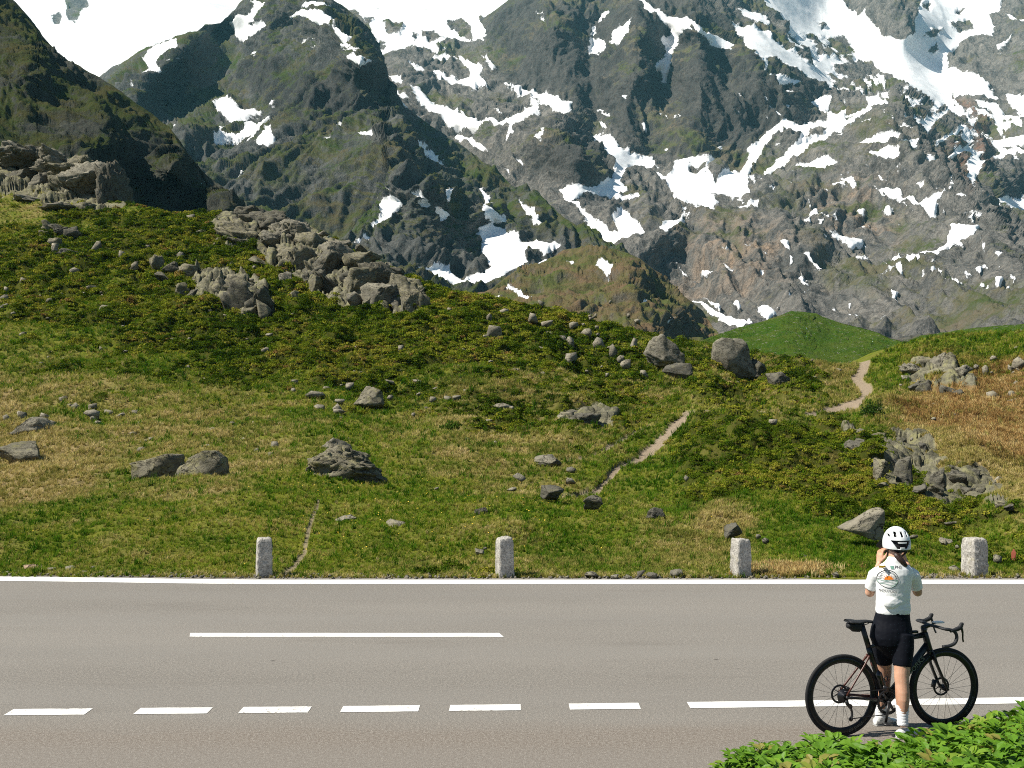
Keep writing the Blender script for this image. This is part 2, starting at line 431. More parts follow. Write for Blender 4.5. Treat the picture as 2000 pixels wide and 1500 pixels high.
def mountain(name, sil, bottom, du, rows, ctrl, mat, snow=(), holes=(), amp=1.0, wl=120.0, seed=0.0, sil_noise=2.5, speckle=None, extra=None, stretch=(1, 1, 1), rot=0.0, snow_all=False, back=5):
    sil = np.asarray(sil, float)
    us = np.arange(sil[0, 0], sil[-1, 0] + 0.1, du)
    vt = np.interp(us, sil[:, 0], sil[:, 1])
    z0 = np.zeros_like(us)
    vt = vt + sil_noise * fbm(np.stack([us / 40.0, z0 + seed, z0], -1), 5, gain=0.6) * 2
    t = np.linspace(0, 1, rows)
    U = np.repeat(us[:, None], rows, 1)
    V = vt[:, None] + (bottom - vt[:, None]) * t[None]
    c = np.asarray(ctrl, float)
    lut = Lut(rbf(c[:, :2], np.log(c[:, 2])), us[0], us[-1], V.min(), bottom, 6.0)
    Y = np.exp(lut(U, V))
    P = at(U, V, Y)
    # ragged snow edges: the outlines are wobbled before they are measured
    w2 = np.stack([U / 26.0, V / 20.0, U * 0 + seed], -1)
    w3 = np.stack([U / 7.0, V / 5.5, U * 0 + seed + 7], -1)
    Uw = U + 9 * fbm(w2, 3, gain=0.6) + 3.2 * perlin(w3)
    Vw = V + 6 * fbm(w2 + 55.0, 3, gain=0.6) + 2.2 * perlin(w3 + 77.0)
    sd = union_sd(Uw, Vw, snow) if len(snow) else np.full(U.shape, -14.0)
    if snow_all:
        sd[:] = 14.0
    if speckle:
        for zn, thr, scl in speckle:
            zsd = union_sd(U, V, zn, 60.0)
            nz = fbm(np.stack([(U * 0.8 + V * 0.5) / scl, (V * 0.9 - U * 0.55) / (scl * 0.38), U * 0 + seed], -1), 4, gain=0.6)
            cand = np.clip((nz - thr) * 26.0, -14, 14)
            cand = np.where(zsd > 0, cand, -14.0)
            sd = np.maximum(sd, cand)
    for h in holes:
        sd = np.minimum(sd, -union_sd(Uw, Vw, [h], 30.0))
    rockness = smoothstep(5.0, -3.0, sd)
    # outward normals of the base surface
    gu = np.gradient(P, axis=0)
    gv_ = np.gradient(P, axis=1)
    N = np.cross(gv_, gu)
    N /= np.linalg.norm(N, axis=-1, keepdims=True) + 1e-9
    N = np.where((N[..., 1:2] > 0.2), -N, N)
    for _ in range(3):
        for ax in (0, 1):
            acc = N.copy()
            for k_ in (1, 2, 4, 7):
                acc += np.roll(N, k_, ax) + np.roll(N, -k_, ax)
            N = acc / 9
    N = N + np.array([0, -0.25, 0.1])
    N /= np.linalg.norm(N, axis=-1, keepdims=True) + 1e-9
    q = P.copy()
    ca, sa = math.cos(rot), math.sin(rot)
    q[..., 0], q[..., 2] = ca * P[..., 0] - sa * P[..., 2], sa * P[..., 0] + ca * P[..., 2]
    q = q * np.asarray(stretch) / wl + seed
    warp = np.stack([perlin(q * 1.7 + 5), perlin(q * 1.7 + 9), perlin(q * 1.7 + 13)], -1) * 0.3
    big = fbm(q * 0.8, 3, kind='ridge')
    mid = fbm((q + warp) * 2.3, 3, kind='ridge', gain=0.62)
    q3 = P / wl + seed
    fine = fbm((q + warp) * 7.5, 3, gain=0.7)
    strat = fbm((q3 * np.array([0.6, 0.6, 1.6]) + warp * 0.5) * 12.0, 3, gain=0.7)
    vfine = fbm(q3 * 36.0, 3, gain=0.75)
    d = amp * wl * (0.14 * (big - 0.5) * (0.45 + 0.55 * rockness) + (0.115 * (mid - 0.5) + 0.052 * fine + 0.030 * strat + 0.011 * vfine) * (0.05 + 0.95 * rockness) - 0.012 * rockness)
    edge = smoothstep(0.0, 0.04, t)[None]
    P = P + N * (d * (0.15 + 0.85 * edge))[..., None]
    Y2 = P[..., 1]
    # the far side of the crest falls away behind
    nb = back
    drop = np.linspace(1, 1.0 / nb, nb) ** 2
    crest = P[:, :1]
    backP = np.repeat(crest, nb, 1)
    backP[..., 1] += 0.16 * Y2[:, :1] * np.linspace(1, 1.0 / nb, nb)[None]
    backP[..., 2] -= 0.12 * Y2[:, :1] * drop[None]
    P = np.concatenate([backP, P], 1)
    pad = lambda a: np.concatenate([np.repeat(a[:, :1], nb, 1), a], 1)
    nr = rows + nb
    me = new_mesh(name, P.reshape(-1, 3), grid_faces(len(us), nr)[:, ::-1].copy(), smooth=True)
    attr(me, 'snow', pad(sd))
    if extra:
        for k, f in extra.items():
            attr(me, k, pad(f(U, V)))
    o = link(name, me, mat, kind='structure')
    return o

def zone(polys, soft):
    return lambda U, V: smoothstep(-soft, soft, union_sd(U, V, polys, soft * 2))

def rock_mat(name, rock_a, rock_b, rock_c, green, earth, veg=0.5, scale=1.0, dirt=0.0):
    """crag: mottled rock, grass on the gentler ledges, snow where the snow attribute says"""
    m = NT(name)
    p = m.pos()
    geo = m.n('ShaderNodeNewGeometry')
    sep = m.n('ShaderNodeSeparateXYZ')
    m.nt.links.new(geo.outputs['Normal'], sep.inputs[0])
    nz = sep.outputs['Z']
    pr = m.mapping(p, (1, 1, 0.45), (0, math.radians(28), 0))
    n1 = m.noise(pr, 0.03 * scale, 8, 0.68)
    n2 = m.noise(pr, 0.15 * scale, 6, 0.7)
    n3 = m.noise(p, 0.008 * scale, 4, 0.6)
    rock = m.mix(m.range(n1, 0.36, 0.64), rock_a, rock_b)
    rock = m.mix(m.range(n2, 0.52, 0.72, 0, 0.75), rock, rock_c)
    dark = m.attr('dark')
    rock = m.mix(m.math('MULTIPLY', dark, 0.72), rock, (0.045, 0.046, 0.042))  # dark zones: darker rock and painted cliff shade
    rock = m.mix(m.math('MULTIPLY', m.attr('red'), m.range(n1, 0.4, 0.6)), rock, (0.21, 0.115, 0.075))
    warm = m.math('MULTIPLY', m.attr('warm'), m.range(n1, 0.45, 0.65))
    rock = m.mix(warm, rock, (0.30, 0.22, 0.155))
    c1 = m.range(m.math('ABSOLUTE', m.math('SUBTRACT', m.noise(pr, 0.045 * scale, 6, 0.62, 0.5), 0.5)), 0.0, 0.035, 1.0, 0.0)
    c2 = m.range(m.math('ABSOLUTE', m.math('SUBTRACT', m.noise(m.mapping(p, (1, 1, 1.8), (0, math.radians(-20), 0)), 0.10 * scale, 5, 0.62, 0.5), 0.5)), 0.0, 0.03, 1.0, 0.0)
    crack = m.math('MAXIMUM', c1, m.math('MULTIPLY', c2, 0.8))
    rock = m.mix(m.math('MULTIPLY', crack, 0.62), rock, (0.030, 0.030, 0.029))
    # vegetation
    slope = m.range(nz, 0.30, 0.72)
    gn = m.math('ADD', m.range(n3, 0.35, 0.65), m.math('MULTIPLY', m.math('SUBTRACT', n2, 0.5), 1.6))
    gf = m.math('MULTIPLY', m.range(gn, 0.62 - veg, 0.95 - veg), slope)
    gf = m.math('MAXIMUM', gf, m.math('MULTIPLY', m.attr('green'), m.range(n2, 0.36, 0.58)))
    gcol = m.mix(m.range(m.noise(p, 0.02 * scale, 5, 0.65), 0.4, 0.62), green, earth)
    col_ = m.mix(gf, rock, gcol)
    # snow
    sn = m.noise(p, 0.10 * scale, 6, 0.7)
    sn2 = m.noise(p, 0.5 * scale, 4, 0.7)
    e = m.math('ADD', m.attr('snow'), m.math('MULTIPLY', m.math('SUBTRACT', sn, 0.5), 9.0))
    e = m.math('ADD', e, m.math('MULTIPLY', m.math('SUBTRACT', sn2, 0.5), 3.0))
    sf = m.range(e, -0.5, 0.5)
    scol = m.mix(m.range(m.noise(m.mapping(p, (1, 1, 3)), 0.03 * scale, 6, 0.6), 0.45, 0.75, 0, 0.5 + dirt), (0.80, 0.81, 0.82), (0.56, 0.555, 0.54))
    col_ = m.mix(sf, col_, scol)
    h = m.math('ADD', m.math('MULTIPLY', n2, 0.6), m.math('MULTIPLY', m.noise(pr, 0.5 * scale, 5, 0.75), 0.4))
    h = m.math('MULTIPLY', h, m.math('SUBTRACT', 1.0, m.math('MULTIPLY', sf, 0.93)))
    nrm = m.bump(h, 0.9, 7.0 / scale)
    return m.done(col_, 0.95, nrm, 0.03)

ROCK_FAR = rock_mat('far_rock', (0.098, 0.099, 0.094), (0.215, 0.203, 0.182), (0.36, 0.325, 0.28), (0.070, 0.090, 0.028), (0.15, 0.128, 0.088), veg=0.08, scale=0.8)
ROCK_LEFT = rock_mat('green_rock', (0.058, 0.064, 0.063), (0.125, 0.127, 0.118), (0.22, 0.21, 0.185), (0.048, 0.072, 0.016), (0.092, 0.082, 0.044), veg=0.34, scale=1.2)
ROCK_NEAR = rock_mat('mossy_rock', (0.034, 0.038, 0.032), (0.072, 0.074, 0.060), (0.14, 0.132, 0.108), (0.036, 0.052, 0.012), (0.060, 0.056, 0.022), veg=0.5, scale=3.2)
ROCK_KNOLL = rock_mat('heath_rock', (0.09, 0.085, 0.07), (0.155, 0.14, 0.115), (0.22, 0.19, 0.155), (0.085, 0.100, 0.030), (0.15, 0.105, 0.06), veg=0.75, scale=2.2)

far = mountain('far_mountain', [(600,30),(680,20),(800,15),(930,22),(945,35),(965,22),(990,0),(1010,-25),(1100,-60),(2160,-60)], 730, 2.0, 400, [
    (1180,490,1050),(1250,560,900),(1380,640,780),(1200,700,700),(1500,650,720),(1700,650,700),(2000,650,680),(2150,720,600),(620,720,800),(700,560,1000),
    (1500,560,900),(1700,560,880),(1900,560,850),(2100,560,820),(1545,428,1080),(1640,500,960),(1735,568,850),(1500,500,1010),(1600,560,930),(1700,480,1080),
    (1310,440,1080),(1250,480,1010),(1390,470,1050),(1330,500,1050),(1290,530,1000),(1300,380,1350),(1400,370,1400),(1200,400,1250),(1150,370,1280),(1350,420,1220),(1470,330,1550),(1520,260,1700),
    (1080,235,1500),(1130,290,1390),(1190,340,1400),(1040,320,1400),(1080,360,1290),(1210,330,1460),(800,170,2000),(900,200,1900),(1000,220,1700),(860,130,2300),(700,60,2600),(850,60,2700),(920,100,2500),(960,280,1550),(900,260,1750),
    (960,130,2200),(1060,195,1900),(1150,260,1700),(1240,305,1600),(1330,310,1580),(1430,305,1600),(1500,250,1750),(1590,215,1900),
    (1350,50,1960),(1370,150,1770),(1380,270,1610),(1310,70,2180),(1300,165,1980),(1240,60,1990),(1250,150,1810),(1230,280,1620),(1180,30,2350),(1160,90,2200),(1080,60,2120),(1090,150,1950),(1000,60,2400),(1010,120,2200),
    (1450,100,1960),(1480,180,1800),(1560,200,1860),(1430,30,2300),(1500,60,2300),(1560,110,2250),(1600,160,2150),(1650,200,2000),(1410,130,1980),(1420,230,1740),
    (1100,-60,2700),(1300,-60,2700),(1500,-60,2800),(1700,-60,3300),(1850,-60,3300),(2000,-60,3100),(2150,-60,3000),(600,20,2800),
    (1600,30,2900),(1700,60,2800),(1800,150,2500),(1700,170,2300),(1850,200,2350),(1900,100,2700),(1720,20,2750),(1760,60,2600),(1950,130,2450),(1900,170,2350),(1990,60,2650),
    (1600,290,1600),(1680,240,1650),(1745,212,1680),(1780,240,1600),(1830,300,1450),(1900,380,1270),(1960,450,1120),(2000,490,1050),(1600,400,1250),(1700,330,1420),(1750,400,1250),(1650,450,1120),(1800,450,1100),(1550,370,1400),(1880,500,1000),
    (1835,235,1900),(1885,290,1760),(1955,370,1580),(2035,450,1330),(2090,500,1170),(1880,230,2100),(1950,200,2250),(1950,300,1900),(2000,300,1850),(1980,380,1700),(2100,300,1800)],
    ROCK_FAR, SNOW_FAR, HOLES_FAR, amp=1.0, wl=210.0, seed=3.1, sil_noise=2.0,
    speckle=[(SPECKLE_FAR, 0.02, 60.0), (SPECKLE_SLAB, 0.10, 60.0), (SPECKLE_ALL, 0.33, 50.0)], stretch=(1, 0.45, 0.45), rot=0.15,
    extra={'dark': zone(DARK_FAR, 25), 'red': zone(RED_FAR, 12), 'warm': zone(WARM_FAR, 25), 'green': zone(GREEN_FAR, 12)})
far['label'] = 'far rocky mountain face with long white snowfields and grey scree'

glacier = mountain('glacier_mountain', [(-260,-140),(1100,-140)], 260, 5.0, 110, [(-200,150,3300),(200,150,3200),(600,150,3400),(1000,150,3600),(-200,-100,5200),(300,-100,5400),(800,-100,5600),(1100,-100,5600),(150,20,4300),(130,40,4100),(500,30,4600),(300,60,3900)],
    ROCK_FAR, (), HOLES_GLACIER, amp=0.55, wl=700.0, seed=8.0, snow_all=True, extra={'dark': zone([[(0,0),(1,0),(1,1)]], 1), 'red': zone([[(0,0),(1,0),(1,1)]], 1), 'warm': zone([[(0,0),(1,0),(1,1)]], 1), 'green': zone([[(0,0),(1,0),(1,1)]], 1)})
glacier['label'] = 'white glacier slope rising behind the left peak'

NOZ = zone([[(-5000,-5000),(-4999,-5000),(-4999,-4999)]], 1)
SHADE_LEFT = [[(500,95),(560,125),(640,118),(720,130),(755,150),(790,205),(700,235),(640,255),(560,240),(470,150)], [(360,90),(450,70),(390,165),(330,215),(260,190)]]  # right-facing cliffs whose shade is painted into the rock colour
GREEN_LEFT = [[(880,285),(1000,340),(1080,410),(1000,400),(900,330)], [(830,320),(900,360),(930,420),(880,400)], [(640,300),(720,270),(760,310),(680,340)], [(480,310),(560,300),(600,350),(500,380)], [(1020,420),(1100,440),(1130,470),(1050,460)]]
left = mountain('left_mountain', [(150,195),(200,147),(230,125),(290,90),(340,72),(385,60),(400,47),(430,45),(455,20),(470,5),(500,-25),(560,-40),(620,-30),(655,0),(690,25),(725,60),(745,100),(755,150),(775,185),(800,215),(830,240),(880,270),(930,305),(960,328),(1010,370),(1060,390),(1100,420),(1150,455),(1180,480),(1240,520)], 630, 2.0, 330, [
    (200,145,1900),(290,90,1800),(385,60,1640),(430,45,1720),(470,5,1650),(560,-40,1560),(650,0,1450),(450,70,1760),(425,125,1620),(390,165,1520),(340,215,1420),(360,90,1440),(330,130,1350),(280,160,1310),(240,175,1330),(300,110,1500),
    (470,120,1500),(480,180,1350),(420,220,1250),(550,100,1400),(560,40,1450),(640,100,1270),(620,80,1320),(500,60,1500),(600,150,1210),(680,160,1170),(690,40,1400),(720,125,1150),(755,150,1460),(745,100,1520),(690,22,1600),(700,190,1120),(720,225,1070),
    (745,228,1065),(790,270,1015),(830,315,985),(870,350,945),(900,380,915),(785,200,1420),(820,245,1380),(860,290,1290),(900,340,1170),(930,390,950),(945,410,885),(880,270,1370),(960,328,1230),(1010,370,1120),(1060,390,1060),(1100,420,1000),(1150,455,950),(1180,480,900),(1240,520,850),
    (960,360,1110),(1000,420,980),(1060,450,900),(960,500,800),(880,540,740),(830,545,700),(1050,500,820),(1150,500,840),(750,520,700),(700,480,750),(950,440,890),(660,440,790),(780,470,770),(785,400,820),(740,450,780),(830,470,790),(720,390,850),(870,420,835),
    (460,400,850),(400,330,950),(500,330,950),(600,350,900),(560,450,780),(550,250,1080),(450,270,1080),(640,280,1000),(350,250,1150),(300,620,600),(600,620,560),(900,620,600),(1230,620,680),(150,195,1800),(150,400,1000)],
    ROCK_LEFT, SNOW_LEFT, (), amp=1.25, wl=130.0, seed=21.0, stretch=(1, 0.42, 0.42), rot=0.45,
    extra={'dark': zone(SHADE_LEFT, 14), 'red': NOZ, 'warm': NOZ, 'green': zone(GREEN_LEFT, 12)})
left['label'] = 'steep green and grey peak with a dark right-hand cliff'

knoll = mountain('moraine_hill', [(840,600),(880,585),(960,562),(1000,535),(1060,510),(1100,490),(1150,481),(1200,485),(1250,505),(1300,545),(1340,580),(1370,605),(1395,640),(1430,670)], 740, 2.0, 110, [
    (960,562,560),(1060,510,600),(1150,481,620),(1250,505,600),(1340,580,590),(1395,640,570),(1100,560,520),(1180,560,510),(1240,560,500),(1290,560,585),(1100,640,430),(1230,640,430),(1350,650,520),(1100,720,350),(1350,720,380),(900,600,520),(900,700,380),(1310,620,480),(1260,600,470)],
    ROCK_KNOLL, SNOW_KNOLL, (), amp=1.0, wl=60.0, seed=31.0, sil_noise=2.5, extra={'dark': NOZ, 'red': NOZ, 'warm': NOZ, 'green': NOZ})
knoll['label'] = 'brown green knoll at the foot of the snowfield'

ridge = mountain('near_ridge', [(-260,-180),(-100,-110),(0,-20),(30,5),(70,55),(75,72),(110,103),(150,130),(200,155),(250,190),(290,215),(330,245),(350,280),(390,330),(440,370),(490,415),(580,470)], 560, 2.0, 260, [
    (0,-30,520),(75,70,480),(150,130,460),(250,190,440),(330,245,430),(390,330,410),(440,370,395),(560,460,370),(0,150,380),(100,200,370),(200,250,345),(100,300,300),(0,300,290),(300,300,375),(350,360,375),(255,350,368),(150,380,260),(0,420,220),(400,420,370),(560,520,330),(-200,-100,560),(-200,300,300),
    (215,275,338),(330,328,345),(440,378,368),(270,320,372),(340,355,366),(60,120,400)],
    ROCK_NEAR, (), (), amp=1.0, wl=55.0, seed=41.0, sil_noise=3.0, stretch=(1, 0.6, 0.6), rot=-0.5, extra={'dark': NOZ, 'red': NOZ, 'warm': NOZ, 'green': NOZ})
ridge['label'] = 'dark mossy ridge falling from the upper left'

# green hillock beyond the saddle
mg = NT('bright_turf')
gp = mg.pos()
gcol = mg.mix(mg.range(mg.noise(gp, 0.12, 6, 0.7), 0.35, 0.65), (0.050, 0.118, 0.012), (0.105, 0.150, 0.024))
gcol = mg.mix(mg.range(mg.noise(gp, 0.05, 4, 0.6), 0.60, 0.72, 0, 0.8), gcol, (0.19, 0.15, 0.075))
gcol = mg.mix(mg.range(mg.noise(gp, 0.8, 3, 0.7), 0.615, 0.66), gcol, (0.26, 0.25, 0.20))
TURF = mg.done(gcol, 0.95, mg.bump(mg.noise(gp, 0.6, 6, 0.75), 1.0, 2.5), 0.02)
hillock = mountain('green_hill', [(1330,690),(1380,660),(1440,640),(1500,625),(1545,607),(1590,612),(1640,630),(1700,645),(1740,660),(1770,668),(1800,655),(1900,640),(2000,632),(2160,625)], 760, 3.0, 60, [
    (1380,660,230),(1545,607,270),(1740,660,240),(1550,680,190),(1450,700,180),(1700,690,190),(1600,740,150),(2000,640,220),(2000,740,150),(1340,740,150),(2160,740,150),(1640,640,262),(1480,640,245)],
    TURF, (), (), amp=0.42, wl=26.0, seed=51.0, sil_noise=1.5)
hillock['label'] = 'bright green rounded hill beyond the saddle'
# ---------------------------------------------------------------- hillside
HILL_SIL = np.array([(-260,290),(0,325),(60,345),(130,365),(180,380),(250,395),(330,415),(400,420),(430,412),(520,420),(600,440),(700,490),(780,530),(840,555),(900,570),(1000,590),(1060,600),(1120,612),(1200,635),(1260,650),(1320,665),(1390,672),(1480,690),(1540,700),(1600,708),(1650,712),(1690,706),(1720,690),(1760,672),(1800,660),(1880,650),(1950,648),(2000,645),(2260,640)], float)
hc = []
for u in range(-250, 2300, 250):
    for v, Y in ((1129.5, 16.72), (1115, 17.35), (1090, 18.6), (1050, 21.0), (1000, 25.5)):
        hc.append((u, v, Y))
for u in (-250, 0, 250, 500, 750, 1000):
    for v, Y in ((950,32),(900,41),(850,50),(800,58),(750,66),(700,74),(650,82),(600,90),(550,98),(500,107),(450,117),(420,125)):
        if v > np.interp(u, HILL_SIL[:, 0], HILL_SIL[:, 1]):
            hc.append((u, v, Y))
hc += [(0,325,152),(-250,300,158),(250,395,133),(1400,672,95),(1690,706,84),(1800,800,60),(1850,660,80),(2000,650,76),(2250,645,70),(1900,900,38),(1500,850,40),(1500,950,29.5),(1640,800,62),(1450,815,50),(1450,797,62),(1900,960,34),(2000,960,33.5),
       (1250,950,32),(1250,900,42),(1250,850,53),(1250,800,61),(1250,750,69),(1250,700,79),(1250,660,89),(1350,900,38),(1350,830,52),(1700,760,71),(1600,750,74),(1560,710,86),(1750,900,37.5),(1750,960,30.5),(1700,840,45),(2250,900,36),(2250,800,55),(1950,750,66),(1740,800,57),(1400,740,74)]
hc = np.array(hc)
HILL = Lut(rbf(hc[:, :2], np.log(hc[:, 2])), -264, 2280, 280, 1140, 6.0)
def hill_Y(u, v):
    return np.exp(HILL(u, v))

HEATHER = shepard([(100,480,.75),(300,470,.85),(150,600,.65),(300,650,.85),(500,680,.9),(650,700,.9),(800,620,.9),(950,640,.9),(1100,680,.9),(1200,740,.75),(700,560,.9),(1500,860,.8),(1600,900,.95),(1750,950,.9),(1450,940,.55),(1850,980,.85),(1000,820,.6),(1150,800,.65),(1550,780,.55),(1450,770,.65),(1300,760,.45),(1380,870,.6),
    (100,800,.2),(300,820,.15),(500,850,.15),(600,800,.3),(900,750,.3),(1000,720,.5),(300,1000,.05),(800,1000,.02),(1200,1000,.1),(1700,760,.1),(1900,800,.1),(1800,700,.1),(1850,880,.1),(1000,900,.1),(100,700,.45),(250,750,.45),(60,1080,.02),(600,1080,.02),(1200,1080,.03),(1800,1060,.08),(1950,1010,.4),(1600,1060,.05),(1950,670,.1),(450,560,.85),(30,400,.3),(200,420,.6),(1500,990,.1),(1950,900,.1)])
STRAW = shepard([(90,925,.95),(60,910,.9),(400,950,.55),(300,860,.6),(500,900,.6),(200,800,.55),(1000,775,.75),(1150,770,.7),(900,880,.6),(1050,900,.55),(1600,720,.8),(1550,750,.6),(1900,780,.9),(1850,850,.9),(1950,900,.85),(1400,1010,.75),(1340,1035,.6),(700,1080,.35),(100,1050,.3),(1000,1080,.5),(1600,1080,.2),(400,1060,.3),(250,1010,.35),(560,1000,.25),
    (700,970,.05),(800,985,.08),(1550,1000,.1),(1700,660,.1),(1950,680,.05),(1300,950,.25),(300,650,.1),(700,700,.15),(1000,650,.2),(1600,900,.1),(1750,950,.15),(500,600,.1),(150,600,.25),(100,480,.15),(1750,690,.1),(1900,670,.05),(1850,1040,.25),(1100,1020,.3),(1200,970,.3),(60,390,.5)])
BROWN = shepard([(1850,760,.85),(1950,800,.95),(1900,740,.8),(1820,790,.5),(1980,850,.6),(1780,750,.4),(1900,700,.35),(2000,740,.7),(1700,700,.1),(1600,760,.1),(1800,880,.2),(1500,700,.1),(1900,950,.05),(1000,700,.05),(300,800,.1),(500,1000,.0),(1500,1050,.0),(200,600,.1),(800,800,.05),(1300,850,.05),(1980,660,.05)])
TRAIL_A = np.array([(1692,706),(1683,722),(1672,735),(1676,748),(1692,758),(1690,772),(1672,788),(1648,797),(1600,803),(1480,805),(1390,808),(1345,815),(1330,830),(1300,852),(1265,876),(1235,893),(1210,905),(1196,918),(1165,938),(1120,945),(1060,945)], float)
TRAIL_A_W = np.array([16,20,24,25,24,22,20,15,9,8,9,12,14,15,16,16,15,12,9,6,4], float)
TRAIL_B = np.array([(1340,812),(1290,832),(1240,850),(1190,870),(1150,890),(1110,902)], float)
TRAIL_C = np.array([(622,1000),(612,1020),(604,1040),(598,1060),(590,1080),(575,1100),(555,1118),(545,1128)], float)

du = 2.4
us = np.arange(-260, 2260.1, du)
vt = np.interp(us, HILL_SIL[:, 0], HILL_SIL[:, 1])
rows = 380
t = np.linspace(0, 1, rows) ** 1.15
U = np.repeat(us[:, None], rows, 1)
V = vt[:, None] + (1129.5 - vt[:, None]) * t[None]
Yh = hill_Y(U, V)
P = at(U, V, Yh)
H_h, H_s, H_b = HEATHER(U, V), STRAW(U, V), BROWN(U, V)
pn = P.copy()
pn[..., 2] *= 0.6
patch = fbm(pn / 7.0 + 2.0, 4, gain=0.6)
patch2 = fbm(pn / 2.6 + 40.0, 4, gain=0.6)
heath = smoothstep(0.42, 0.66, H_h + 0.46 * patch + 0.38 * patch2)
straw = smoothstep(0.24, 0.78, H_s * 0.95 + 0.55 * fbm(pn / 2.4 + 70.0, 5, gain=0.72) + 0.1 * patch2) * (1 - 0.6 * heath)
brown = smoothstep(0.30, 0.62, H_b + 0.4 * fbm(pn / 4.0 + 90.0, 4, gain=0.65))

def line_dist(u, v, pl, w=None, vs=1.0):
    best = np.full(u.shape, 1e9)
    for k in range(len(pl) - 1):
        (ax, ay), (bx, by) = pl[k], pl[k + 1]
        ay, by, vv = ay * vs, by * vs, v * vs
        ex, ey = bx - ax, by - ay
        s = np.clip(((u - ax) * ex + (vv - ay) * ey) / (ex * ex + ey * ey + 1e-9), 0, 1)
        d = np.hypot(u - ax - s * ex, vv - ay - s * ey)
        if w is not None:
            d = d / ((w[k] * (1 - s) + w[k + 1] * s) * 0.5)
        best = np.minimum(best, d)
    return best
dA = line_dist(U, V, TRAIL_A, TRAIL_A_W, 1.3)
dB = line_dist(U, V, TRAIL_B, np.full(len(TRAIL_B), 9.0), 1.6)
dC = line_dist(U, V, TRAIL_C, np.linspace(6, 15, len(TRAIL_C)), 1.2)
wob = 0.5 * fbm(pn / 0.9 + 11.0, 3)
trail = np.maximum.reduce([smoothstep(1.25, 0.75, dA + wob), 0.85 * smoothstep(1.3, 0.7, dB + wob), 0.75 * smoothstep(1.3, 0.6, dC + wob * 1.6)])
far_w = smoothstep(17.0, 22.0, Yh)
hum = 1.25 * fbm(pn / np.array([5.2, 4.2, 3.4]) + 3.0, 3, kind='billow', gain=0.55) + 0.42 * fbm(pn / 1.5 + 6.0, 3, kind='billow')
tus = 0.26 * fbm(pn / 2.6 + 8.0, 3) + 0.075 * fbm(pn / 0.7 + 12.0, 3, kind='billow')
swell = 0.9 * fbm(pn / 14.0 + 1.0, 3)
near_trail = np.maximum(smoothstep(5.0, 1.5, dA), smoothstep(5.0, 1.5, dB))
heath = heath * (1 - 0.95 * near_trail * (U < 1420))
dz = (swell + tus * (1 - 0.8 * near_trail) + heath * hum * 1.15 + 0.14 * straw * fbm(pn / 0.8 + 22.0, 2)) * (0.12 + 0.88 * far_w)
dz -= 0.10 * trail * (U > 900) + 0.02 * trail * (U < 900)
# the sunken edge beside each trail and the step in the meadow
dz += 0.06 * smoothstep(2.6, 1.3, dA) * smoothstep(0.9, 1.3, dA) * (V < np.interp(U, np.sort(TRAIL_A[:, 0]), TRAIL_A[np.argsort(TRAIL_A[:, 0]), 1])) * (U < 1360)
dz += 0.03 * smoothstep(2.4, 1.2, dC) * smoothstep(0.9, 1.2, dC) * (U < np.interp(V, TRAIL_C[:, 1], TRAIL_C[:, 0]))
# bedrock breaking through the turf: blocks of a jittered lattice standing proud of each other
def zq(ox, oy, sc_, l):
    return [(ox + x / sc_, oy + y / sc_) for x, y in l]
CRAGS = [zq(380, 380, 4.167, [(120,230),(300,50),(560,40),(800,60),(960,250),(1250,380),(1550,490),(1780,640),(1910,900),(1800,1010),(1500,920),(1250,900),(1050,820),(880,720),(650,600),(480,430),(250,410)]),
    zq(380, 380, 4.167, [(-10,590),(250,590),(600,700),(640,960),(380,1000),(200,870),(0,830)]), zq(0, 0, 2.857, [(-100,900),(200,940),(500,1060),(740,1120),(600,1180),(200,1110),(-100,1080)]),
    zq(1600, 800, 5.0, [(220,190),(700,190),(1100,300),(1250,520),(1550,570),(1900,900),(1750,960),(1100,820),(900,700),(500,650),(480,430),(300,420)]), zq(650, 400, 2.857, [(1240,1170),(1450,1140),(1620,1210),(1540,1260),(1300,1230)]), zq(1300, 400, 2.857, [(1330,900),(1520,830),(1720,900),(1740,1030),(1450,1060),(1340,1020)])]
crag_sd = union_sd(U + 14 * fbm(pn / 3.0 + 5.0, 3), V + 10 * fbm(pn / 3.0 + 15.0, 3), CRAGS, 30.0)
rockm = smoothstep(-5.0, 4.0, crag_sd) * smoothstep(-0.22, -0.02, fbm(pn / 2.2 + 44.0, 4, gain=0.6) + 0.010 * crag_sd - 0.16 * (U > 1200))
ix = np.nonzero(rockm.ravel() > 0.01)[0]
q = P.reshape(-1, 3)[ix]
rk = np.zeros(len(ix))
rc_ = np.random.default_rng(9)
for cell, amp_ in ((3.4, 0.62), (1.5, 0.34), (0.7, 0.14)):
    sh = q / cell * np.array([1.0, 0.8, 1.3]) + 0.25 * np.stack([perlin(q / cell * 0.9), perlin(q / cell * 0.9 + 7), perlin(q / cell * 0.9 + 13)], -1)
    base_i = np.floor(sh).astype(int)
    best = np.full(len(q), 9.0)
    best2 = np.full(len(q), 9.0)
    val = np.zeros(len(q))
    for ox in (-1, 0, 1):
        for oy in (-1, 0, 1):
            for oz in (-1, 0, 1):
                c_ = base_i + (ox, oy, oz)
                hsh = _perm[(_perm[(_perm[c_[:, 0] & 255] + c_[:, 1]) & 255] + c_[:, 2]) & 255]
                ctr_ = c_ + 0.5 + 0.42 * _g[hsh]
                dd_ = ((sh - ctr_) ** 2).sum(1)
                upd = dd_ < best
                best2 = np.where(upd, best, np.minimum(best2, dd_))
                val = np.where(upd, (hsh * 37 % 101) / 50.0 - 1.0, val)
                best = np.where(upd, dd_, best)
    gap = smoothstep(0.16, 0.0, np.sqrt(best2) - np.sqrt(best))
    rk += amp_ * (val - 0.75 * gap)
rdz = np.zeros(P.shape[0] * P.shape[1])
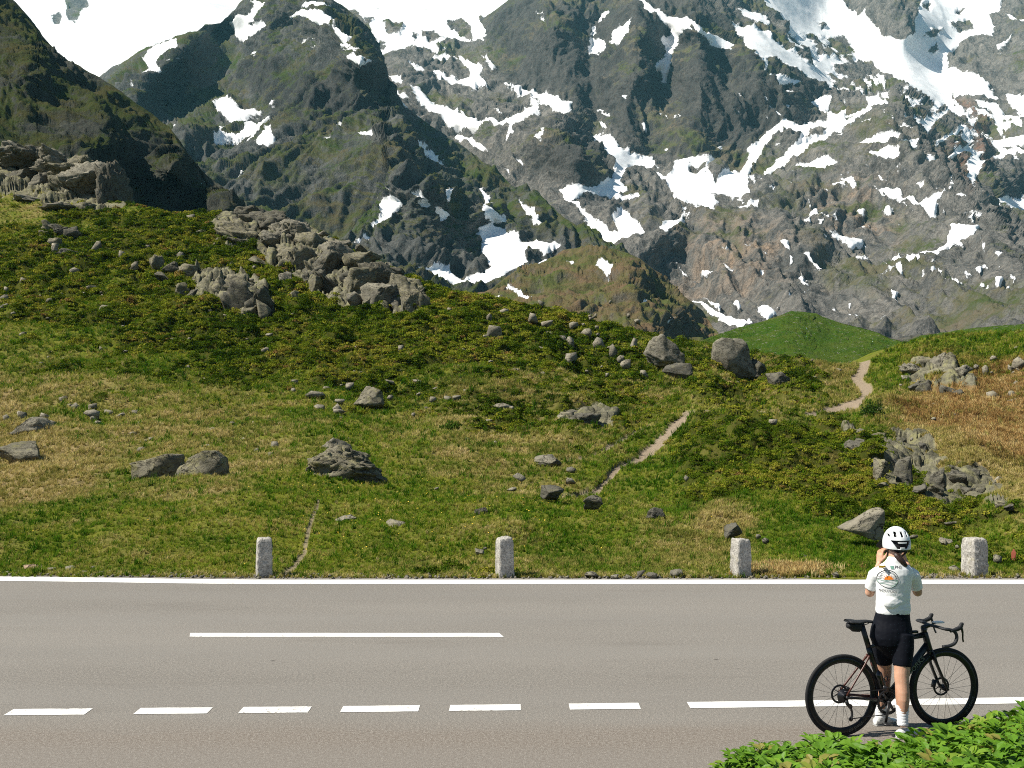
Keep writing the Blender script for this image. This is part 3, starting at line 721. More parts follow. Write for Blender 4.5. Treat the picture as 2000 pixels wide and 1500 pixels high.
rdz[ix] = rk * 1.25 + 0.25
rdz = rdz.reshape(P.shape[:2]) * rockm * np.clip(Yh / 90.0, 0.35, 1.2)
dz = dz * (1 - 0.7 * rockm) + rdz
edge = smoothstep(0.0, 0.05, t)[None]
P[..., 2] += dz * (0.3 + 0.7 * edge)
HILL_P = P
nb = 6
backP = np.repeat(P[:, :1], nb, 1)
k = np.linspace(1, 1.0 / nb, nb)
backP[..., 1] += 0.5 * Yh[:, :1] * k[None]
backP[..., 2] -= 0.14 * Yh[:, :1] * (k ** 2)[None]
Pb = np.concatenate([backP, P], 1)
# front edge: a skirt that dips under the road shoulder
skirt = P[:, -1:].copy()
skirt[..., 1] -= 0.7
skirt[..., 2] = -0.06
Pb = np.concatenate([Pb, skirt], 1)
me = new_mesh('hillside', Pb.reshape(-1, 3), grid_faces(len(us), rows + nb + 1)[:, ::-1].copy())
padr = lambda a: np.concatenate([np.repeat(a[:, :1], nb, 1), a, a[:, -1:]], 1)
for nm, a in (('heath', heath), ('straw', straw), ('brown', brown), ('trail', trail), ('rock', rockm)):
    attr(me, nm, padr(a))

mh = NT('alpine_turf')
hp = mh.pos()
n1 = mh.noise(hp, 1.1, 6, 0.68)
n2 = mh.noise(hp, 5.0, 5, 0.7)
n3 = mh.noise(hp, 0.33, 4, 0.6)
grass = mh.mix(mh.range(n1, 0.38, 0.62), (0.070, 0.110, 0.010), (0.145, 0.155, 0.022))
grass = mh.mix(mh.range(n3, 0.45, 0.65, 0, 0.6), grass, (0.15, 0.135, 0.040))
strw = mh.mix(mh.range(n2, 0.35, 0.65), (0.17, 0.125, 0.052), (0.29, 0.225, 0.11))
hea = mh.mix(mh.range(n1, 0.38, 0.62), (0.026, 0.036, 0.007), (0.066, 0.074, 0.013))
hea = mh.mix(mh.range(n2, 0.5, 0.7, 0, 0.7), hea, (0.080, 0.060, 0.024))
brw = mh.mix(mh.range(n2, 0.35, 0.65), (0.13, 0.075, 0.033), (0.24, 0.155, 0.075))
c = mh.mix(mh.attr('straw'), grass, strw)
c = mh.mix(mh.attr('heath'), c, hea)
c = mh.mix(mh.math('MULTIPLY', mh.attr('brown'), mh.range(n1, 0.35, 0.6)), c, brw)
rn = mh.noise(mh.mapping(hp, (1, 1, 2.0), (0.2, 0.4, 0)), 0.9, 6, 0.7)
rcol = mh.mix(mh.range(rn, 0.36, 0.62), (0.060, 0.058, 0.043), (0.215, 0.202, 0.142))
rcol = mh.mix(mh.range(mh.noise(hp, 1.7, 5, 0.7), 0.50, 0.62, 0, 0.65), rcol, (0.25, 0.24, 0.115))
rcol = mh.mix(mh.range(n2, 0.60, 0.72, 0, 0.8), rcol, (0.030, 0.030, 0.025))
c = mh.mix(mh.range(mh.attr('rock'), 0.35, 0.6), c, rcol)
c = mh.mix(mh.attr('trail'), c, mh.mix(n2, (0.20, 0.155, 0.11), (0.34, 0.275, 0.20)))
TURF_HILL = mh.done(c, 0.95, mh.bump(mh.math('ADD', n2, mh.math('MULTIPLY', mh.noise(hp, 16.0, 4, 0.7), 0.5)), 0.9, 0.12), 0.0)
hill = link('hillside', me, TURF_HILL, kind='structure', label='grassy alpine hillside with dark heather and straw patches')

def hill_point(u, v):
    """the finished hillside surface near view direction (u, v)"""
    i = int(np.clip(round((u + 260) / du), 0, len(us) - 1))
    s = (v - vt[i]) / (1129.5 - vt[i])
    j = int(np.clip(round((max(s, 0) ** (1 / 1.15)) * (rows - 1)), 0, rows - 1))
    return HILL_P[i, j].copy()

# ---------------------------------------------------------------- road
def far_edge(x):
    return 0.32 * smoothstep(-3.5, -9.0, x) + 0.9 * smoothstep(-9.0, -25.0, x)
Y_LINE0 = ground_at(1000, 1141.3)[1]
Y_LINE1 = ground_at(1000, 1132.6)[1]
Y_EDGE = ground_at(1000, 1129.3)[1]

def band(name, x0, x1, y0, y1, z, mat, parent=None, n=60, jag=0.0, ends=0.0, **props):
    """a flat strip between two edge functions"""
    xs = np.linspace(x0, x1, n)
    a = np.array([y0(x) for x in xs])
    b = np.array([y1(x) for x in xs])
    if jag:
        j = np.stack([xs * 3.1, xs * 0, xs * 0 + z * 900 + x0], -1)
        a = a + jag * fbm(j, 4, gain=0.7)
        b = b + jag * fbm(j + 31.7, 4, gain=0.7)
    xa, xb = xs.copy(), xs.copy()
    if ends:
        xa[0] -= ends
        xb[-1] += ends
    v = np.concatenate([np.stack([xa, a, np.full(n, z)], 1), np.stack([xb, b, np.full(n, z)], 1)])
    i = np.arange(n - 1)
    f = np.stack([i, i + 1, i + n + 1, i + n], 1)
    return link(name, new_mesh(name, v, f, False), mat, parent, **props)

ma = NT('asphalt')
ap = ma.pos()
sp1 = ma.noise(ap, 34.0, 4, 0.85)
sp2 = ma.noise(ap, 140.0, 2, 0.8)
big1 = ma.noise(ma.mapping(ap, (0.10, 0.55, 1)), 1.0, 5, 0.6)
big2 = ma.noise(ma.mapping(ap, (0.35, 1.4, 1)), 1.0, 5, 0.65)
ac = ma.mix(ma.range(big1, 0.35, 0.65), (0.118, 0.110, 0.099), (0.160, 0.150, 0.136))
sepa = ma.n('ShaderNodeSeparateXYZ')
ma.nt.links.new(ap, sepa.inputs[0])
# older, browner surfacing of the lay-by this side of the dashed line
layby = ma.range(ma.math('ADD', sepa.outputs['Y'], ma.math('MULTIPLY', ma.math('SUBTRACT', big2, 0.5), 0.5)), 9.15, 8.75)
ac = ma.mix(layby, ac, (0.122, 0.099, 0.080))
ac = ma.mix(ma.range(big2, 0.60, 0.72, 0, 0.35), ac, (0.13, 0.12, 0.11))
ac = ma.mix(ma.range(sp1, 0.34, 0.66, 0, 0.9), ac, ma.mix(ma.range(sp2, 0.4, 0.6), (0.055, 0.048, 0.042), (0.44, 0.40, 0.35)))
lane = ma.n('ShaderNodeTexWave', wave_type='BANDS', bands_direction='Y', wave_profile='SIN')
ma.set(lane.inputs['Vector'], ap)
lane.inputs['Scale'].default_value = 0.176
lane.inputs['Distortion'].default_value = 0.6
lane.inputs['Detail'].default_value = 2
ac = ma.mix(ma.range(lane.outputs['Fac'], 0.45, 1.0, 0, 0.30), ac, (0.192, 0.180, 0.164))
ac = ma.mix(ma.range(ma.noise(ma.mapping(ap, (0.22, 1.0, 1)), 1.3, 6, 0.7), 0.58, 0.70, 0, 0.30), ac, (0.125, 0.112, 0.098))
spots = ma.range(ma.voronoi(ma.mapping(ap, (0.8, 1.1, 1)), 0.75), 0.022, 0.012)
ac = ma.mix(ma.math('MULTIPLY', spots, 0.7), ac, (0.045, 0.04, 0.036))
cw = ma.noise(ap, 0.9, 5, 0.7)
crk = ma.math('ABSOLUTE', ma.math('SUBTRACT', ma.math('ADD', ma.math('MULTIPLY', cw, 1.4), ma.math('MULTIPLY', sepa.outputs['Y'], 0.35)), 4.55))
ac = ma.mix(ma.range(crk, 0.003, 0.0, 0, 0.55), ac, (0.06, 0.055, 0.05))
ASPHALT = ma.done(ac, 0.9, ma.bump(sp1, 0.55, 0.012), 0.25)

road = band('road', -60, 60, lambda x: -14.0, lambda x: Y_EDGE + far_edge(x), 0.0, ASPHALT, n=160, jag=0.03, kind='structure', label='grey asphalt mountain road with white markings')

mp = NT('road_paint')
pp = mp.pos()
wear = mp.range(mp.math('ADD', mp.noise(pp, 28.0, 4, 0.75), mp.math('MULTIPLY', mp.noise(pp, 2.4, 4, 0.65), 0.7)), 0.96, 1.08)
pc = mp.mix(mp.range(mp.noise(pp, 6.0, 5, 0.65), 0.4, 0.7), (0.72, 0.71, 0.68), (0.58, 0.565, 0.53))
pc = mp.mix(wear, pc, (0.22, 0.195, 0.165))
PAINT = mp.done(pc, 0.75, mp.bump(mp.noise(pp, 60.0, 3, 0.7), 0.4, 0.008), 0.3)

band('edge_line', -60, 60, lambda x: Y_LINE0 + far_edge(x), lambda x: Y_LINE1 + far_edge(x), 0.004, PAINT, road, n=300, jag=0.012)
g0, g1 = ground_at(366, 1240.5), ground_at(984, 1241.5)
band('lane_dash', g0[0], g1[0], lambda x: g0[1] - 0.105, lambda x: g0[1] + 0.105, 0.004, PAINT, road, n=60, jag=0.010, ends=-0.06)
band('lane_dash', g0[0] - 12.9, g0[0] - 9.0, lambda x: g0[1] - 0.105, lambda x: g0[1] + 0.105, 0.004, PAINT, road, n=60, jag=0.010)
band('lane_dash', g1[0] + 9.0, g1[0] + 12.9, lambda x: g0[1] - 0.105, lambda x: g0[1] + 0.105, 0.004, PAINT, road, n=60, jag=0.010)
L0, L1 = ground_at(90, 1391), ground_at(1990, 1368.5)
sl = (L1[1] - L0[1]) / (L1[0] - L0[0])
lay = lambda x: L0[1] + sl * (x - L0[0]) - 0.03 * math.sin((x - L0[0]) / (L1[0] - L0[0]) * math.pi)
def px_x(u, v):
    return ground_at(u, v)[0]
for ua, ub, vv in ((-190, -60, 1392), (18, 172, 1391), (268, 409, 1389), (470, 604, 1388), (667, 818, 1386), (878, 1017, 1384), (1112, 1250, 1381)):
    band('edge_dash', px_x(ua, vv), px_x(ub, vv), lambda x: lay(x) - 0.095, lambda x: lay(x) + 0.095, 0.004, PAINT, road, n=24, jag=0.012, ends=0.0)
band('edge_line', px_x(1345, 1378), 40.0, lambda x: lay(x) - 0.10, lambda x: lay(x) + 0.10, 0.004, PAINT, road, n=220, jag=0.014)

# gravel shoulder between asphalt and grass
msd = NT('gravel_shoulder')
sp = msd.pos()
sc = msd.ramp(msd.voronoi(sp, 38.0, out='Color'), [(0.2, (0.13, 0.11, 0.085)), (0.6, (0.24, 0.21, 0.175)), (0.9, (0.34, 0.31, 0.27))])
SHOULDER = msd.done(sc, 0.95, msd.bump(msd.voronoi(sp, 38.0), 0.8, 0.02), 0.1)
band('road_shoulder', -60, 60, lambda x: Y_EDGE + far_edge(x) - 0.10, lambda x: Y_EDGE + far_edge(x) + 0.55, -0.012, SHOULDER, n=200, jag=0.06, kind='structure', label='thin gravel strip between asphalt and grass')
# ground beneath and around everything, out to the valley
gv = np.array([(-9000, -300, -9.0), (9000, -300, -9.0), (9000, 9000, -9.0), (-9000, 9000, -9.0)])
link('valley_ground', new_mesh('valley_ground', gv, [(0, 1, 2, 3)], False), TURF, kind='structure', label='valley floor below the hillside')
# ---------------------------------------------------------------- rocks
def ico(sub):
    bm = bmesh.new()
    bmesh.ops.create_icosphere(bm, subdivisions=sub, radius=1.0)
    v = np.array([x.co[:] for x in bm.verts])
    f = np.array([[x.index for x in p.verts] for p in bm.faces])
    bm.free()
    return v, f
ICO = {k: ico(k) for k in (2, 3, 4, 5)}

def hull_mesh(pts, cuts):
    bm = bmesh.new()
    for q in pts:
        bm.verts.new(q)
    res = bmesh.ops.convex_hull(bm, input=bm.verts[:])
    junk = {g for k_ in ('geom_interior', 'geom_unused') for g in res[k_] if isinstance(g, bmesh.types.BMVert)}
    bmesh.ops.delete(bm, geom=list(junk), context='VERTS')
    if cuts:
        bmesh.ops.subdivide_edges(bm, edges=bm.edges[:], cuts=cuts, use_grid_fill=True)
        bmesh.ops.triangulate(bm, faces=bm.faces[:])
    bm.verts.ensure_lookup_table()
    bm.verts.index_update()
    v = np.array([x.co[:] for x in bm.verts])
    f = np.array([[x.index for x in q.verts] for q in bm.faces])
    bm.free()
    return v, f

def rock_shape(seed, sub=3, planes=13, rough=0.10, flat=0.0, cracks=0.0, hull=None):
    """an angular boulder: the hull of a few points, its faces broken into proud and sunken blocks"""
    r = np.random.default_rng(seed)
    if hull is not None:
        h_ = np.asarray(hull, float)
        pts = []
        for x, z in h_:
            pts += [(x * 0.97, -r.uniform(0.35, 0.8), z * 0.97), (x, r.uniform(-0.2, 0.2), z), (x * 0.9, r.uniform(0.5, 0.9), z * 0.9)]
        pts += [(r.uniform(-0.5, 0.5), -1.0, r.uniform(-0.6, 0.1)), (0, 1.0, -0.3)]
    else:
        k = planes + 3
        d = r.normal(size=(k, 3))
        d /= np.linalg.norm(d, axis=1, keepdims=True)
        pts = d * r.uniform(0.75, 1.0, (k, 1))
        if flat:
            pts[:, 2] = np.minimum(pts[:, 2], flat)
    v, f = hull_mesh(pts, {2: 0, 3: 5, 4: 8, 5: 13}[sub])
    p = v
    off = r.uniform(0, 90, 3)
    if sub >= 3:
        ctr = p.mean(0)
        rad = p - ctr
        bed = r.normal(size=3) * 0.3 + np.array([0.3, 0, 1.0])
        bed /= np.linalg.norm(bed)
        metric = lambda x: x + bed * (x @ bed)[..., None] * 1.3
        mul = np.ones(len(p))
        for cells, amp_ in {3: ((14, 0.7),), 4: ((16, 0.8), (80, 0.45)), 5: ((30, 0.8), (150, 0.55), (500, 0.3))}[sub]:
            sd_ = r.uniform(-1.1, 1.1, (cells, 3))
            pw = p + 0.07 * np.stack([perlin(p * 3 + off), perlin(p * 3 + off + 5), perlin(p * 3 + off + 9)], -1)
            dd = ((metric(pw)[:, None] - metric(sd_)[None]) ** 2).sum(-1)
            two = np.partition(dd, 1, axis=1)[:, :2]
            step = r.uniform(-1, 1, cells)[dd.argmin(1)] * rough * amp_
            gap = smoothstep(0.07, 0.0, np.sqrt(two[:, 1]) - np.sqrt(two[:, 0]))
            mul += step - gap * rough * 0.55 * amp_
        mul += rough * 0.30 * (fbm(p * 2.2 + off, 3, kind='ridge', gain=0.6) - 0.5) + rough * 0.30 * fbm(p * 7.0 + off, 3, gain=0.7)
        p = ctr + rad * mul[:, None]
    p = p - (p.max(0) + p.min(0)) / 2
    p = p / np.abs(p).max(0)
    return p, f

def rock_material(name, a, b, lich, dark=(0.035, 0.034, 0.030), lichen=0.55):
    m = NT(name)
    p = m.pos()
    n1 = m.noise(p, 1.3, 6, 0.68)
    n2 = m.noise(p, 6.0, 5, 0.7)
    n3 = m.noise(m.mapping(p, (1, 1, 2.2)), 2.6, 5, 0.7)
    c = m.mix(m.range(n1, 0.36, 0.64), a, b)
    c = m.mix(m.range(n3, 0.50, 0.64, 0, lichen), c, lich)
    c = m.mix(m.range(n2, 0.60, 0.74, 0, 0.85), c, dark)
    cn = m.noise(m.mapping(p, (1, 1, 2.4), (0.3, 0.5, 0)), 1.1, 5, 0.6, 0.6)
    cr = m.math('MULTIPLY', m.range(m.math('ABSOLUTE', m.math('SUBTRACT', cn, 0.5)), 0.018, 0.0), m.range(n1, 0.40, 0.55))
    c = m.mix(m.math('MULTIPLY', cr, 0.8), c, dark)
    h = m.math('ADD', m.math('MULTIPLY', n2, 0.7), m.math('MULTIPLY', m.noise(p, 22.0, 4, 0.7), 0.3))
    h = m.math('SUBTRACT', h, m.math('MULTIPLY', cr, 0.6))
    return m.done(c, 0.92, m.bump(h, 0.9, 0.10), 0.03)
ROCK = rock_material('lichen_rock', (0.105, 0.097, 0.072), (0.22, 0.201, 0.148), (0.24, 0.225, 0.105))
ROCK_GREY = rock_material('grey_rock', (0.12, 0.112, 0.090), (0.245, 0.226, 0.178), (0.23, 0.215, 0.125), lichen=0.3)
ROCK_DARK = rock_material('dark_rock', (0.075, 0.072, 0.060), (0.15, 0.14, 0.112), (0.16, 0.15, 0.075), lichen=0.4)
STONE = rock_material('pale_stone', (0.17, 0.155, 0.118), (0.31, 0.28, 0.222), (0.27, 0.25, 0.15), lichen=0.3)
STONE_RED = rock_material('rusty_stone', (0.28, 0.19, 0.13), (0.40, 0.29, 0.21), (0.32, 0.26, 0.17), lichen=0.3)

def hill_depth(u, v):
    s = np.interp(u, HILL_SIL[:, 0], HILL_SIL[:, 1])
    return float(hill_Y(u, min(max(v, s + 6), 1128)))

def put_rock(name, u, vb, w, h, mat, parent=None, seed=0, sub=3, rough=0.10, planes=13, depth=0.9, tilt=0.0, yaw=None, flat=0.0, sink=0.30, cracks=0.0, mesh=None, smooth=False, hull=None, **props):
    """a rock whose foot shows at (u, vb) on the hillside, w by h in the view"""
    r = np.random.default_rng(seed + 999)
    Y = hill_depth(u, vb)
    m = Y / FPX
    W, Hh = w * m * 0.5, h * m
    if vb > 1118:
        base = ground_at(u, vb)
    else:
        base = at(u, vb, Y)
    if hull is not None:
        sink = 0.12
    tot = Hh * (1 + sink)
    if mesh is None:
        p, f = rock_shape(seed, sub, planes, rough, flat, cracks, hull)
        a = (r.uniform(-0.5, 0.5) if hull is None else 0.0) if yaw is None else yaw
        ca, sa = math.cos(a), math.sin(a)
        q = p.copy()
        q[:, 0], q[:, 1] = ca * p[:, 0] - sa * p[:, 1], sa * p[:, 0] + ca * p[:, 1]
        q[:, 0] += tilt * q[:, 2]
        q[:, :3] /= np.abs(q).max(0)
        q = q * np.array([W, W * depth, tot / 2])
        me = new_mesh(name, q, f, smooth)
    else:
        me = mesh
    o = link(name, me, mat, parent, **props)
    loc = np.array(base) + np.array([0, W * depth * (0.55 if hull is None else 0.40), tot / 2 - Hh * sink])
    if mesh is not None:
        o.scale = (W, W * depth, tot / 2)
        o.rotation_euler = (r.uniform(-0.25, 0.25), r.uniform(-0.25, 0.25), r.uniform(0, 6.28))
    o.location = loc if parent is None else loc - np.array(parent.location)
    return o

# named boulders
def boulder(u, vb, w, h, label, mat=ROCK, seed=1, category='boulder', **kw):
    return put_rock('boulder', u, vb, w, h, mat, seed=seed, sub=kw.pop('sub', 4), label=label, category=category, **kw)
boulder(302, 938, 104, 52, 'left half of the split grey boulder in the meadow', seed=12, depth=0.8, rough=0.07, hull=[(-1,-1),(-1,.30),(-.3,.55),(.6,1),(1,.92),(.97,-1)])
boulder(390, 942, 98, 62, 'rounded right half of the split grey boulder in the meadow', seed=23, depth=0.9, rough=0.08, hull=[(-1,-1),(-.96,-.1),(-.55,.55),(.1,1),(.6,1),(.88,.6),(1,-.1),(1,-1)])
b = empty('boulder', (0, 0, 0), label='big cracked boulder with a knob on top in the middle of the meadow', category='boulder')
b.location = at(672, 952, hill_depth(672, 952))
put_rock('base_rock', 672, 952, 158, 84, ROCK, b, seed=39, sub=5, rough=0.17, depth=0.8, hull=[(-1,-1),(-.94,-.1),(-.80,.45),(-.35,1),(.1,.95),(.65,.45),(.97,-.3),(1,-1)])
put_rock('base_rock', 640, 948, 92, 66, ROCK, b, seed=37, sub=4, rough=0.14, depth=0.8, cracks=0.10, tilt=0.1)
put_rock('top_rock', 655, 884, 66, 30, ROCK_GREY, b, seed=36, sub=4, rough=0.14, cracks=0.08, sink=0.8, tilt=0.2)
put_rock('top_rock', 676, 866, 28, 12, ROCK_GREY, b, seed=34, sub=3, rough=0.14, sink=0.8)
boulder(63, 846, 86, 32, 'low pointed grey rock near the left edge of the meadow', ROCK_GREY, seed=46, hull=[(-1,-1),(-.5,.1),(0,1),(.3,.8),(1,-1)])
boulder(30, 900, 96, 38, 'dark cracked rock cut by the left picture edge', ROCK, seed=51, flat=0.6)
boulder(718, 793, 66, 40, 'lone dark boulder on the slope above the big cracked one', ROCK, seed=62, rough=0.12)
boulder(1437, 733, 92, 74, 'tall square block with a pale top beside the saddle', ROCK_GREY, seed=71, depth=0.8, planes=9, rough=0.06, hull=[(-.92,.0),(-.86,.8),(-.5,1),(.3,.95),(.5,.75),(1,-1),(-.35,-1)])
boulder(1482, 742, 56, 44, 'dark wedge of rock leaning on the square block', ROCK_DARK, seed=73, tilt=-0.5)
boulder(1523, 752, 48, 26, 'small dark rock downhill of the square block', ROCK_DARK, seed=74)
boulder(1300, 712, 82, 60, 'pale topped boulder with a dark side on the skyline', ROCK_GREY, seed=81, hull=[(-1,-.1),(-.6,.9),(-.1,1),(.5,.45),(1,-.4),(1,-1),(-.5,-1)])
boulder(1322, 738, 66, 32, 'low broken rock below the pale topped boulder', ROCK_DARK, seed=83)
boulder(1685, 1048, 86, 56, 'pale wedge shaped boulder behind the helmet of the cyclist', STONE, seed=97, depth=0.7, planes=9, rough=0.07, hull=[(-1,-.35),(.25,.55),(.8,1),(1,.92),(1,-1),(.45,-1)])
boulder(1433, 1047, 40, 24, 'dark overhung rock above the third bollard', ROCK_DARK, seed=101)
boulder(1080, 972, 50, 24, 'dark jagged rock low in the meadow below the trail', ROCK_DARK, seed=103)
boulder(1161, 990, 44, 22, 'brown rock half buried in a green hummock', ROCK_DARK, seed=104)
boulder(1280, 1014, 40, 22, 'dark rounded hummock rock right of the brown one', ROCK_DARK, seed=106)
boulder(775, 1037, 48, 22, 'small sharp grey rock in the grass below the big boulder', STONE, seed=108, tilt=-0.4)
boulder(672, 1021, 46, 14, 'long flat pale stone beside the short path', STONE, seed=110, tilt=0.2)
boulder(940, 1003, 28, 12, 'little dark stone above the second bollard', ROCK_DARK, seed=112)
boulder(937, 1082, 20, 10, 'little grey stone left of the second bollard', ROCK_GREY, seed=113)
boulder(1070, 908, 56, 20, 'flat pale slab on the trail side', ROCK_GREY, seed=115, flat=0.6)
boulder(1850, 1062, 0 + 30, 12, 'small pale stone left of the fourth bollard', STONE, seed=116)

def outcrop(label, ox, oy, sc, rocks, mats, seed0, sub=3, **kw):
    u0, v0 = ox + rocks[0][0] / sc, oy + rocks[0][1] / sc
    e = empty('rock_outcrop', at(u0, v0, hill_depth(u0, v0)), label=label, category='rock outcrop')
    for i, (x, y, w, h) in enumerate(rocks):
        put_rock('rock', ox + x / sc, oy + y / sc, w / sc * 1.15, h / sc * 0.85, mats[i % len(mats)], e, seed=seed0 + i, sub=5 if w / sc > 80 else 4 if w / sc > 40 else sub, rough=0.24, planes=10, tilt=((i * 37) % 11 - 5) * 0.06, sink=0.5, **kw)
    return e
outcrop('large pale outcrop of broken rock along the hill crest', 380, 380, 4.167, [(330,390,400,250),(560,310,380,240),(760,400,360,270),(930,460,330,210),(820,600,330,230),(1020,650,320,270),(1150,560,320,230),(1330,640,320,240),(1290,800,330,260),(1500,720,320,240),(1480,900,280,230),(1650,890,330,320),(1790,970,240,290),(480,200,300,130),(590,410,180,160),(740,480,280,120),(880,430,220,120),(1050,430,200,130),(1180,450,160,110),(800,570,220,150),(980,650,180,180),(1090,570,220,140),(1230,530,200,110),(1300,610,180,120),(960,790,130,180),(1080,770,260,200),(740,730,110,130),(1360,780,220,200),(1500,690,200,150),(1600,910,260,240),(1750,960,220,260),(1680,770,230,150),(1450,610,160,90),(1650,650,120,70),(1300,870,120,110),(810,870,90,110),(500,550,160,70),(1360,470,100,80),(1040,330,100,50),(1180,620,130,90),(1420,900,120,90),(900,700,120,90),(1560,600,110,70),(1820,840,110,120),(660,330,120,90),(1240,700,140,100)], [ROCK, ROCK_DARK, ROCK_GREY, ROCK], 200)
outcrop('steep dark sided crag below the large outcrop', 380, 380, 4.167, [(300,830,300,230),(370,930,260,280),(70,810,130,200),(200,850,170,250),(520,980,200,290),(430,990,140,130),(560,1000,120,180),(300,760,160,140),(150,690,120,110)], [ROCK, ROCK_DARK, ROCK], 260)
outcrop('broken dark rocks in the heather at the right, above the cyclist', 1600, 800, 5.0, [(390,410,290,150),(290,380,80,90),(600,280,130,70),(420,240,150,70),(640,410,180,120),(620,650,180,210),(850,650,200,230),(810,320,100,60),(930,410,120,90),(1040,430,110,130),(1180,730,180,170),(1300,630,150,110),(1390,710,180,150),(1530,650,130,90),(1130,470,50,60),(1200,540,80,70),(1000,790,150,80),(1150,800,130,90),(1480,820,120,80),(1580,810,100,60),(1800,960,140,80),(1870,970,100,60),(1650,910,80,60),(640,750,90,50),(830,690,120,70),(740,560,110,100),(700,480,120,80)], [ROCK_DARK, ROCK_DARK, ROCK], 300)
for i, (x, y, w, h) in enumerate([(1710,640,110,75),(1770,730,120,80),(1910,770,90,50),(1960,840,90,50)]):
    put_rock('boulder', 1600 + x / 5, 800 + y / 5, w / 5, h / 5, STONE, seed=340 + i, sub=3, category='boulder', group='pale boulders below the dark outcrop', label=('topmost', 'second', 'third', 'lowest')[i] + ' pale boulder in the row where heather meets dry grass')
outcrop('low pale crag in the turf right of the saddle path', 1300, 400, 2.857, [(1400,935,140,65),(1470,895,90,65),(1560,885,130,75),(1610,875,90,65),(1680,945,110,65),(1700,1025,80,90)], [ROCK_GREY, ROCK], 360)
outcrop('dark rock face in the rusty slope at the right', 1300, 400, 2.857, [(1460,1045,110,85),(1590,1055,90,65),(1390,1030,80,50),(1650,1070,70,50)], [ROCK_DARK], 380)
outcrop('grey crag with a black shaded side on the left skyline', 0, 0, 2.857, [(590,1120,230,300),(480,1020,250,190),(380,960,240,150),(270,930,240,140),(150,900,240,130),(40,880,240,130),(330,1080,200,130),(200,1040,200,110),(80,1010,200,100),(330,1175,180,60),(450,1170,120,60),(150,1120,180,50)], [ROCK_DARK, ROCK_GREY, ROCK, ROCK_GREY], 400, depth=1.2)
outcrop('flat dark bedrock slab beside the trail', 650, 400, 2.857, [(1430,1245,190,100),(1300,1205,110,60),(1360,1190,120,60),(1500,1230,90,60)], [ROCK_DARK, ROCK], 430, flat=0.5)
outcrop('rock pile in the heather near the upper left', 0, 400, 2.857, [(330,170,120,80),(270,130,90,60),(400,180,90,80),(300,230,80,60),(360,280,120,50),(240,180,60,50)], [ROCK_DARK, ROCK], 440)
outcrop('row of jagged rocks in the middle of the left slope', 0, 400, 2.857, [(870,360,110,100),(960,380,100,80),(1040,390,100,80),(900,410,90,50),(1010,480,90,60),(1060,520,80,60)], [ROCK, ROCK_DARK], 450)

# loose stones, each a thing of its own; alike meshes are shared
STONES = []
for k in range(12):
    p, f = rock_shape(600 + k, 2, 9, 0.06)
    STONES.append(new_mesh('stone', p, f, False))
def stone_meshes(mat):
    out = []
    for me in STONES:
        c = me.copy()
        c.materials.append(mat)
        out.append(c)
    return out
S_PALE, S_GREY, S_RED = stone_meshes(STONE), stone_meshes(ROCK_GREY), stone_meshes(STONE_RED)
ALL_STONES = []
def stones(lst, look, group, meshes=S_PALE, depth=0.8, sink=0.5):
    for i, (u, v, w, h) in enumerate(lst):
        o = put_rock('stone', u, v, w, h, None, seed=int(u * 7 + v * 13) % 9973, mesh=meshes[int(u * 3 + v * 5) % 12], depth=depth, sink=sink, label='stone', group=group, category='stone')
        ALL_STONES.append((o, u, v, look))
LANDMARKS = [(345, 915, 'the split boulder'), (672, 910, 'the big cracked boulder'), (63, 835, 'the low pointed rock at the left edge'), (718, 775, 'the lone dark boulder on the slope'), (1437, 700, 'the tall square block'), (1300, 685, 'the pale topped skyline boulder'), (1685, 1020, 'the wedge boulder behind the helmet'),
    (511, 1090, 'the leftmost bollard'), (985, 1090, 'the second bollard'), (1451, 1090, 'the third bollard'), (1914, 1090, 'the rightmost bollard'), (610, 480, 'the crest outcrop'), (470, 570, 'the dark sided crag'), (1680, 760, 'the bend of the saddle path'), (1750, 900, 'the dark heather outcrop'), (1830, 720, 'the low pale crag'), (1160, 820, 'the flat bedrock slab'),
    (120, 460, 'the upper left rock pile'), (330, 530, 'the jagged rock row'), (882, 830, 'the fresh green shrub'), (1230, 900, 'the sunken trail'), (800, 580, 'the right end of the crest outcrop'), (0, 640, 'the left picture edge'), (1990, 800, 'the right picture edge'), (1000, 600, 'the middle of the skyline')]
ORD = ['', 'second ', 'third ', 'fourth ', 'fifth ', 'sixth ', 'seventh ', 'eighth ', 'ninth ', 'tenth ', 'eleventh ', 'twelfth ', 'thirteenth ', 'fourteenth ', 'fifteenth ', 'sixteenth ', 'seventeenth ', 'eighteenth ', 'nineteenth ', 'twentieth ', 'twenty-first ', 'twenty-second ', 'twenty-third ', 'twenty-fourth ', 'twenty-fifth ', 'twenty-sixth ', 'twenty-seventh ', 'twenty-eighth ', 'twenty-ninth ', 'thirtieth ']
def label_stones():
    bins = {}
    for o, u, v, look in ALL_STONES:
        dist, lx, ly, nm = min((math.hypot(u - a, v - b_), a, b_, c_) for a, b_, c_ in LANDMARKS)
        dx, dy = u - lx, v - ly
        side = ('right of' if dx > 0 else 'left of') if abs(dx) > abs(dy) else ('below' if dy > 0 else 'above')
        bins.setdefault((nm, side), []).append((dist, o, look))
    for (nm, side), l in bins.items():
        l.sort(key=lambda x: x[0])
        for k, (dist, o, look) in enumerate(l):
            o['label'] = f'{look}, {ORD[min(k, 29)]}nearest {side} {nm}'
def tz(ox, oy, sc, l):
    return [(ox + x / sc, oy + y / sc, w / sc, h / sc) for x, y, w, h in l]
